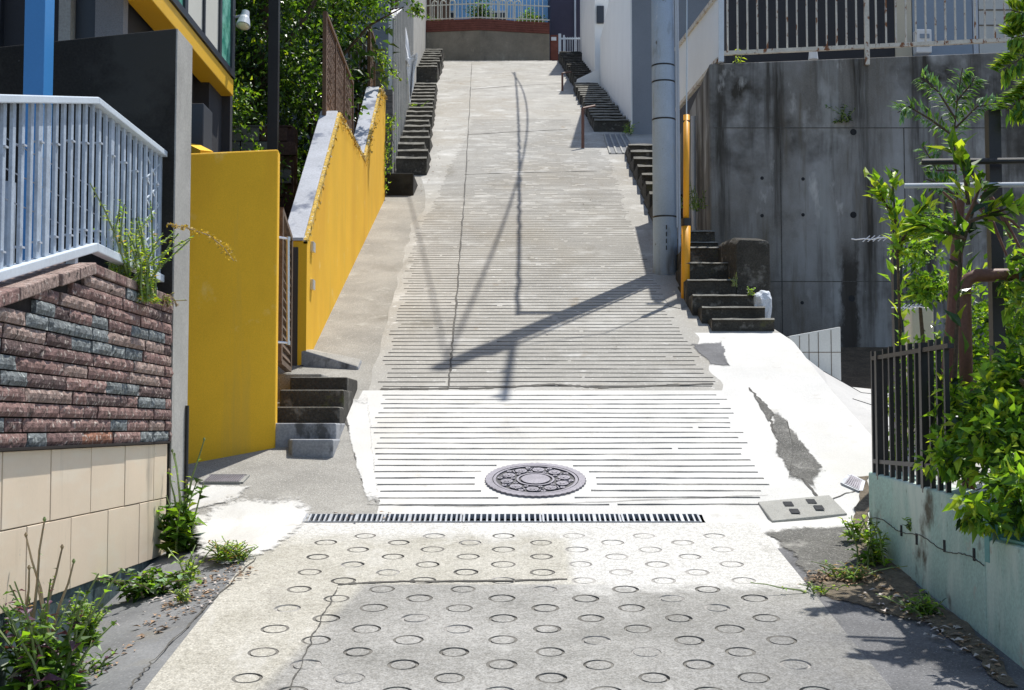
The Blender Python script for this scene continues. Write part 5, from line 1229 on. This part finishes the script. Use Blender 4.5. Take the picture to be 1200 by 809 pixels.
# needle leaved branch
def frond(name, label, branches, seed, mats, w, size, nper=170, rad=.007):
    t = thing(name, label, 'plant', branches[0][0]); m_ = MB(); l_ = MB(); r = random.Random(seed)
    for br in branches:
        br = [Vector(p) for p in br]; m_.tube(br, [rad*(1-.6*i/(len(br)-1)) for i in range(len(br))], 5); tot = len(br)-1
        for k in range(nper):
            u = tot*k/nper; i = min(int(u), tot-1); p = br[i].lerp(br[i+1], u-i); d = (br[i+1]-br[i]).normalized(); sd = d.cross(Vector((0,-1,.3))).normalized()
            for s_ in (-1, 1): l_.leaf(p + sd*s_*r.uniform(0,.03)+rv(r)*.012, d*.6+sd*s_+rv(r)*.35, Vector((0,-.4,1))+rv(r)*.4, size*r.uniform(.6,1.2), size*.3, r.choices(range(len(w)), w)[0])
    m_.build('stem','bark',t); l_.build('leaves',mats,t)
frond('needle_leaf_sapling','fine leaved blue green sapling rising in front of the grey retaining wall',[
  [P(1125,300,7.5),P(1122,230,7.5),P(1118,160,7.5),P(1122,115,7.5),P(1128,80,7.5)],[P(1118,160,7.5),P(1090,140,7.45),P(1065,125,7.4),P(1052,132,7.4)],
  [P(1120,140,7.5),P(1100,108,7.5),P(1078,90,7.5)],[P(1120,150,7.5),P(1145,125,7.5),P(1168,122,7.5)],[P(1119,200,7.5),P(1098,200,7.4),P(1082,172,7.4)],[P(1120,230,7.5),P(1100,215,7.4),P(1085,210,7.4)],[P(1120,120,7.5),P(1137,100,7.5),P(1142,92,7.5)]],
  71,['lf_blue','lf_mid','lf_bright','lf_silver'],[4,3,3,1.6],.055,56)
frond('overhanging_branch','bright overhanging leafy branches entering at the upper right corner',[
  [P(1260,40,6.8),P(1215,20,6.8),P(1185,12,6.8)],[P(1260,60,6.8),P(1210,60,6.8),P(1172,85,6.8)],[P(1260,90,6.8),P(1215,100,6.8),P(1180,130,6.8)],[P(1260,30,6.8),P(1225,-5,6.8),P(1190,-20,6.8)],[P(1250,70,6.8),P(1205,40,6.8),P(1185,45,6.8)],[P(1260,110,6.8),P(1220,130,6.8),P(1195,125,6.8)]],
  72,['lf_mid','lf_bright','lf_yel'],[2,4,3],.07,220)
# tree trunk behind brown pipe
m_ = MB(); m_.tube([P(1108,530,6.9),P(1112,440,6.9),P(1118,360,6.9),P(1122,280,6.9),P(1126,235,6.9)],[.042,.04,.034,.03,.02],10); 
for a_, b__ in (((1122,280),(1150,215)),((1140,235),(1180,300)),((1150,230),(1200,300)),((1122,260),(1105,225)),((1135,200),(1185,280)),((1150,245),(1195,268))): m_.tube([P(*a_,6.8),P((a_[0]+b__[0])/2+4,(a_[1]+b__[1])/2-6,6.7),P(*b__,6.7)],[.012,.009,.006],6)
single(m_,'bare_trunk','rustpost','slim reddish trunk with bare pruned twigs beside the brown pipe','tree',P(1108,530,6.9))
# thin leaves in wall crack, weeds
def weed(name, label, base, h, ns, leaf, mats, w, seed, spread=.35, lpn=9, lw=.45, cat='weed', stemm='stem', droop=.3, flowers=0, lean=(0,0), taper=.3, group=None):
    t = thing(name, label, cat, base, group); m_ = MB(); l_ = MB(); f_ = MB(); r = random.Random(seed); base = Vector(base)
    for k in range(ns):
        hh = h*r.uniform(.5,1); dirn = Vector((r.gauss(0,spread)+lean[0], r.gauss(0,spread)+lean[1], 1)); b0 = base+Vector((r.gauss(0,.35*spread*h), r.gauss(0,.35*spread*h),0)); pts_ = []
        for i in range(6): t0 = i/5; pts_.append(b0 + Vector((dirn.x*t0**1.5, dirn.y*t0**1.5, t0-droop*.4*t0*t0))*hh + rv(r)*.006)
        m_.tube(pts_, [.005*(1-.6*i/5)*(1+h) for i in range(6)], 4)
        for q in range(lpn):
            u = r.random()**1.3*4.9; i = int(u); p = pts_[i].lerp(pts_[i+1], u-i); a = r.uniform(0,6.28); sz = leaf*(1-taper*u/5)*r.uniform(.6,1.25)
            l_.leaf(p, Vector((math.cos(a), math.sin(a), r.uniform(-.4,.7))), Vector((0,0,1))+rv(r)*.4, sz, sz*lw, r.choices(range(len(w)), w)[0])
        if flowers:
            f_ = MB(); p = pts_[-1]; f_.tube([p-Vector((0,0,.006)),p+Vector((0,0,.004)),p+Vector((0,0,.014))],[.004,.008,.003],7); f_.build('seed_head', 'drystem' if k % 2 else 'stem', t)
    m_.build('stems', stemm, t); l_.build('leaves', mats, t)
    return t
def sp(x, y, Y=None):
    """point on the gutter strip"""
    p = gp(x, y); return Vector((p.x, p.y, G(p.y)-.05))
W4 = ['lf_dark','lf_mid','lf_bright','lf_yel']
weed('tall_weed','tall seeding weed with purple tinged leaves against the cream tiles',(-1.86,5.50,-1.10),.62,26,.10,['lf_mid','lf_bright','lf_purple','lf_dark'],[4,3.5,1.6,1.2],81,.28,26,.6,taper=.65)
weed('seeding_stalks','thin dry seed stalks rising above the purple leaved weed',(-1.93,5.62,-1.05),.80,7,.03,['lf_mid','lf_bright','lf_dry'],[2,2,1],82,.14,5,.4,flowers=4,stemm='drystem')
weed('leafy_weed','bright green bushy weed at the foot of the slate plinth',(-1.93,6.25,-.98),.24,34,.032,W4,[0,2,5,3],83,.26,44,.45)
weed('trailing_weed','trailing weed with pale drooping stems by the plinth end',(-1.86,7.0,-.86),.24,22,.065,['lf_silver','lf_mid','lf_bright','lf_dark'],[1,3,3,2],84,.62,26,.55,stemm='drystem',droop=1.2)
weed('broadleaf_weed','tall broad leaved weed growing at the pale wall corner',(-1.93,7.95,-.72),.50,12,.10,W4,[1,4,3,1],85,.20,20,.8)
weed('seeding_stalks','yellow green flowering stalk at the pale wall corner',(-1.92,8.0,-.65),.72,5,.05,W4,[0,2,4,3],86,.10,9,.4,flowers=6)
weed('grass_tuft','mixed low tuft where the gutter strip meets the pale patch',(-1.52,7.38,-.72),.13,40,.05,['lf_bright','lf_dry','lf_yel','lf_mid'],[3,2,2,2],87,.75,14,.3)
weed('grass_tuft','small upright lime green sprout in the gutter joint',(-1.66,7.12,-.82),.24,8,.06,W4,[0,1,4,4],88,.3,10,.35)
weed('grass_tuft','small sprout low on the dark gutter strip',(-1.60,6.65,-.84),.10,9,.04,W4,[0,1,3,4],89,.5,8,.3)
weed('grass_tuft','purple and green seedlings at the bottom left corner',(-1.78,5.75,-1.06),.16,16,.05,['lf_mid','lf_purple','lf_bright','lf_dark'],[3,2,2,1],90,.6,9,.5)
weed('wall_weed','upright weed in the soil at the far end of the turquoise wall',(1.90,7.25,-.72),.30,13,.065,W4,[1,3,4,2],91,.32,14,.5)
weed('wall_weed','small bright sprout beside the concrete gutter lid',(1.93,7.75,-.63),.18,7,.07,W4,[0,1,4,3],92,.3,9,.5)
weed('grass_tuft','low dry and green tuft below the turquoise wall',(1.72,6.95,-.77),.10,24,.05,['lf_bright','lf_dry','lf_yel','lf_mid'],[3,3,1,2],93,1.1,8,.3)
weed('grass_tuft','flattened leafy weed in the shade of the turquoise wall',(1.90,6.35,-.87),.12,16,.06,W4,[2,4,3,1],94,.9,9,.4)
weed('grass_tuft','thin straggling weed on the ring paving edge',(1.50,6.72,-.81),.07,10,.03,W4,[0,1,3,3],95,1.3,8,.35)
# feathery plant at the railing end and golden sprig
weed('feathery_plant','feathery yellow green plant pushing through the railing end',(-2.08,7.45,.68),.66,26,.04,['lf_yel','lf_bright','lf_gold','lf_mid'],[5,3,1,.5],96,.36,70,.35,lean=(.1,.1))
weed('hanging_weed','dry tangle hanging over the brick wall at the pale corner',(-2.06,7.95,.70),.16,16,.03,['lf_dry','lf_bright','lf_yel','lf_purple'],[3,2,1,1],97,.7,10,.35,stemm='drystem',droop=1.5)
t = thing('golden_sprig','arching golden dry sprig in front of the yellow slab','plant',P(200,272,8.0)); m_ = MB(); l_ = MB(); r = random.Random(5)
pth = [P(196,262,7.9),P(222,268,8.0),P(245,276,8.1),P(262,290,8.2),P(274,306,8.3)]; m_.tube(pth,[.005,.004,.004,.003,.002],5)
for k in range(150):
    u = r.random()*3.9; i = int(u); p = pth[i].lerp(pth[i+1],u-i); l_.leaf(p+rv(r)*.022*(.3+u/4), rv(r)+Vector((.4,0,-.3)), rv(r), .022, .012, 0)
m_.build('stem','drystem',t); l_.build('leaves',['lf_gold'],t)
weed('stair_weed','weed growing out of the dark steps behind the orange guard',P(815,245,15.8),.35,14,.05,W4,[2,4,3,1],98,.5,10,.5)
weed('stair_weed','tiny yellow green weed beside the whitewashed stone',P(880,346,13.5),.10,8,.035,W4,[0,1,3,4],99,.6,7,.5)
weed('stair_weed','small weed in the corner of the near dark steps',P(861,336,13.8),.17,5,.03,['lf_dry','lf_yel'],[3,2],100,.3,6,.3)
weed('stair_weed','small plant at the foot of the white house corner',P(736,156,28.0),.35,9,.08,W4,[0,2,4,2],101,.4,8,.5)
weed('stair_weed','green weed on the lower left stone steps',P(487,130,31.5),.25,12,.08,W4,[1,3,3,1],102,.6,8,.5)
weed('wall_weed','small weed rooted in the retaining wall face',P(990,143,15.55),.22,10,.06,['lf_dark','lf_mid'],[1,1],103,.6,9,.5)
weed('wall_weed','pair of lime leaves on top of the retaining wall',P(866,74,15.65),.18,5,.1,['lf_yel'],[1],104,.4,3,.3)
weed('wall_weed','tiny fern growing from a slot in the turquoise wall',(TX(6.95)-.01,6.95,-.52),.07,6,.035,W4,[1,3,3,1],105,.6,6,.5)
# dead leaves: scattered litter
lit = MB(); r = random.Random(77)
def scatter(poly_px, n, sz, mi):
    q = [gp(*p) for p in poly_px]
    for _ in range(n):
        a_, b__ = r.random(), r.random(); p = q[0].lerp(q[1],a_).lerp(q[3].lerp(q[2],a_), b__)
        z = G(p.y)+.014; 
        if p.x < -1.42: z = G(p.y)-.12*min(1,max(0,(-1.42-p.x)/.6))+.01
        s_ = sz*r.uniform(.5,1.4); lit.leaf(Vector((p.x,p.y,z)), Vector((r.gauss(0,1),r.gauss(0,1),.12)), Vector((0,0,1))+rv(r)*.3, s_, s_*.5, mi)
scatter([(70,809),(200,690),(270,660),(300,672)], 160, .035, 0); scatter([(150,700),(215,650),(290,650),(250,720)], 70, .035, 1)
scatter([(940,690),(1010,690),(1030,670),(950,672)], 160, .03, 0); scatter([(1000,700),(1180,809),(1160,760),(1040,690)], 70, .045, 1)
scatter([(1000,680),(1180,809),(1190,790),(1030,670)], 70, .035, 0); scatter([(450,460),(800,460),(640,80),(540,80)], 45, .03, 1)
scatter([(470,230),(510,230),(535,80),(520,80)], 160, .035, 0); scatter([(370,615),(500,615),(470,603),(380,603)], 10, .03, 0)
o = lit.build('leaf_litter',['litter','litterpale']); o['kind'] = 'stuff'; o['label'] = 'dead leaves and petals scattered along the gutter, kerbs and slope'; o['category'] = 'leaf litter'

# things hidden helper key removed
for o in bpy.data.objects:
    if '_o' in o: del o['_o']

# ---------------------------------------------------------------- light, world, camera
s = Vector((.225,.355,.907)).normalized()
el = math.asin(s.z); az = math.atan2(s.x, s.y)
wd = bpy.data.worlds.new('World'); S.world = wd; wd.use_nodes = True; nt = wd.node_tree
sk = nt.nodes.new('ShaderNodeTexSky'); sk.sky_type = 'NISHITA'; sk.sun_disc = False; sk.sun_elevation = el; sk.sun_rotation = az
nt.links.new(sk.outputs[0], nt.nodes['Background'].inputs[0]); nt.nodes['Background'].inputs[1].default_value = .12
ld = bpy.data.lights.new('sun','SUN'); ld.energy = 4.2; ld.angle = math.radians(.53); ld.color = (1,.965,.90)
lo = bpy.data.objects.new('sun', ld); C.objects.link(lo); lo.rotation_euler = s.to_track_quat('Z','Y').to_euler(); lo.location = (5,10,30)
cd = bpy.data.cameras.new('camera'); cam = bpy.data.objects.new('camera', cd); C.objects.link(cam)
cd.sensor_width = 36; cd.lens = 48; cd.clip_start = .05; cd.clip_end = 1000
cam.location = (0,0,0); cam.rotation_euler = (math.radians(90)+TH, 0, 0); S.camera = cam
S.view_settings.view_transform = 'Standard'; S.view_settings.look = 'None'; S.view_settings.gamma = 1; S.view_settings.exposure = .45
S.render.engine = 'CYCLES'; S.render.resolution_x = 1024; S.render.resolution_y = 690
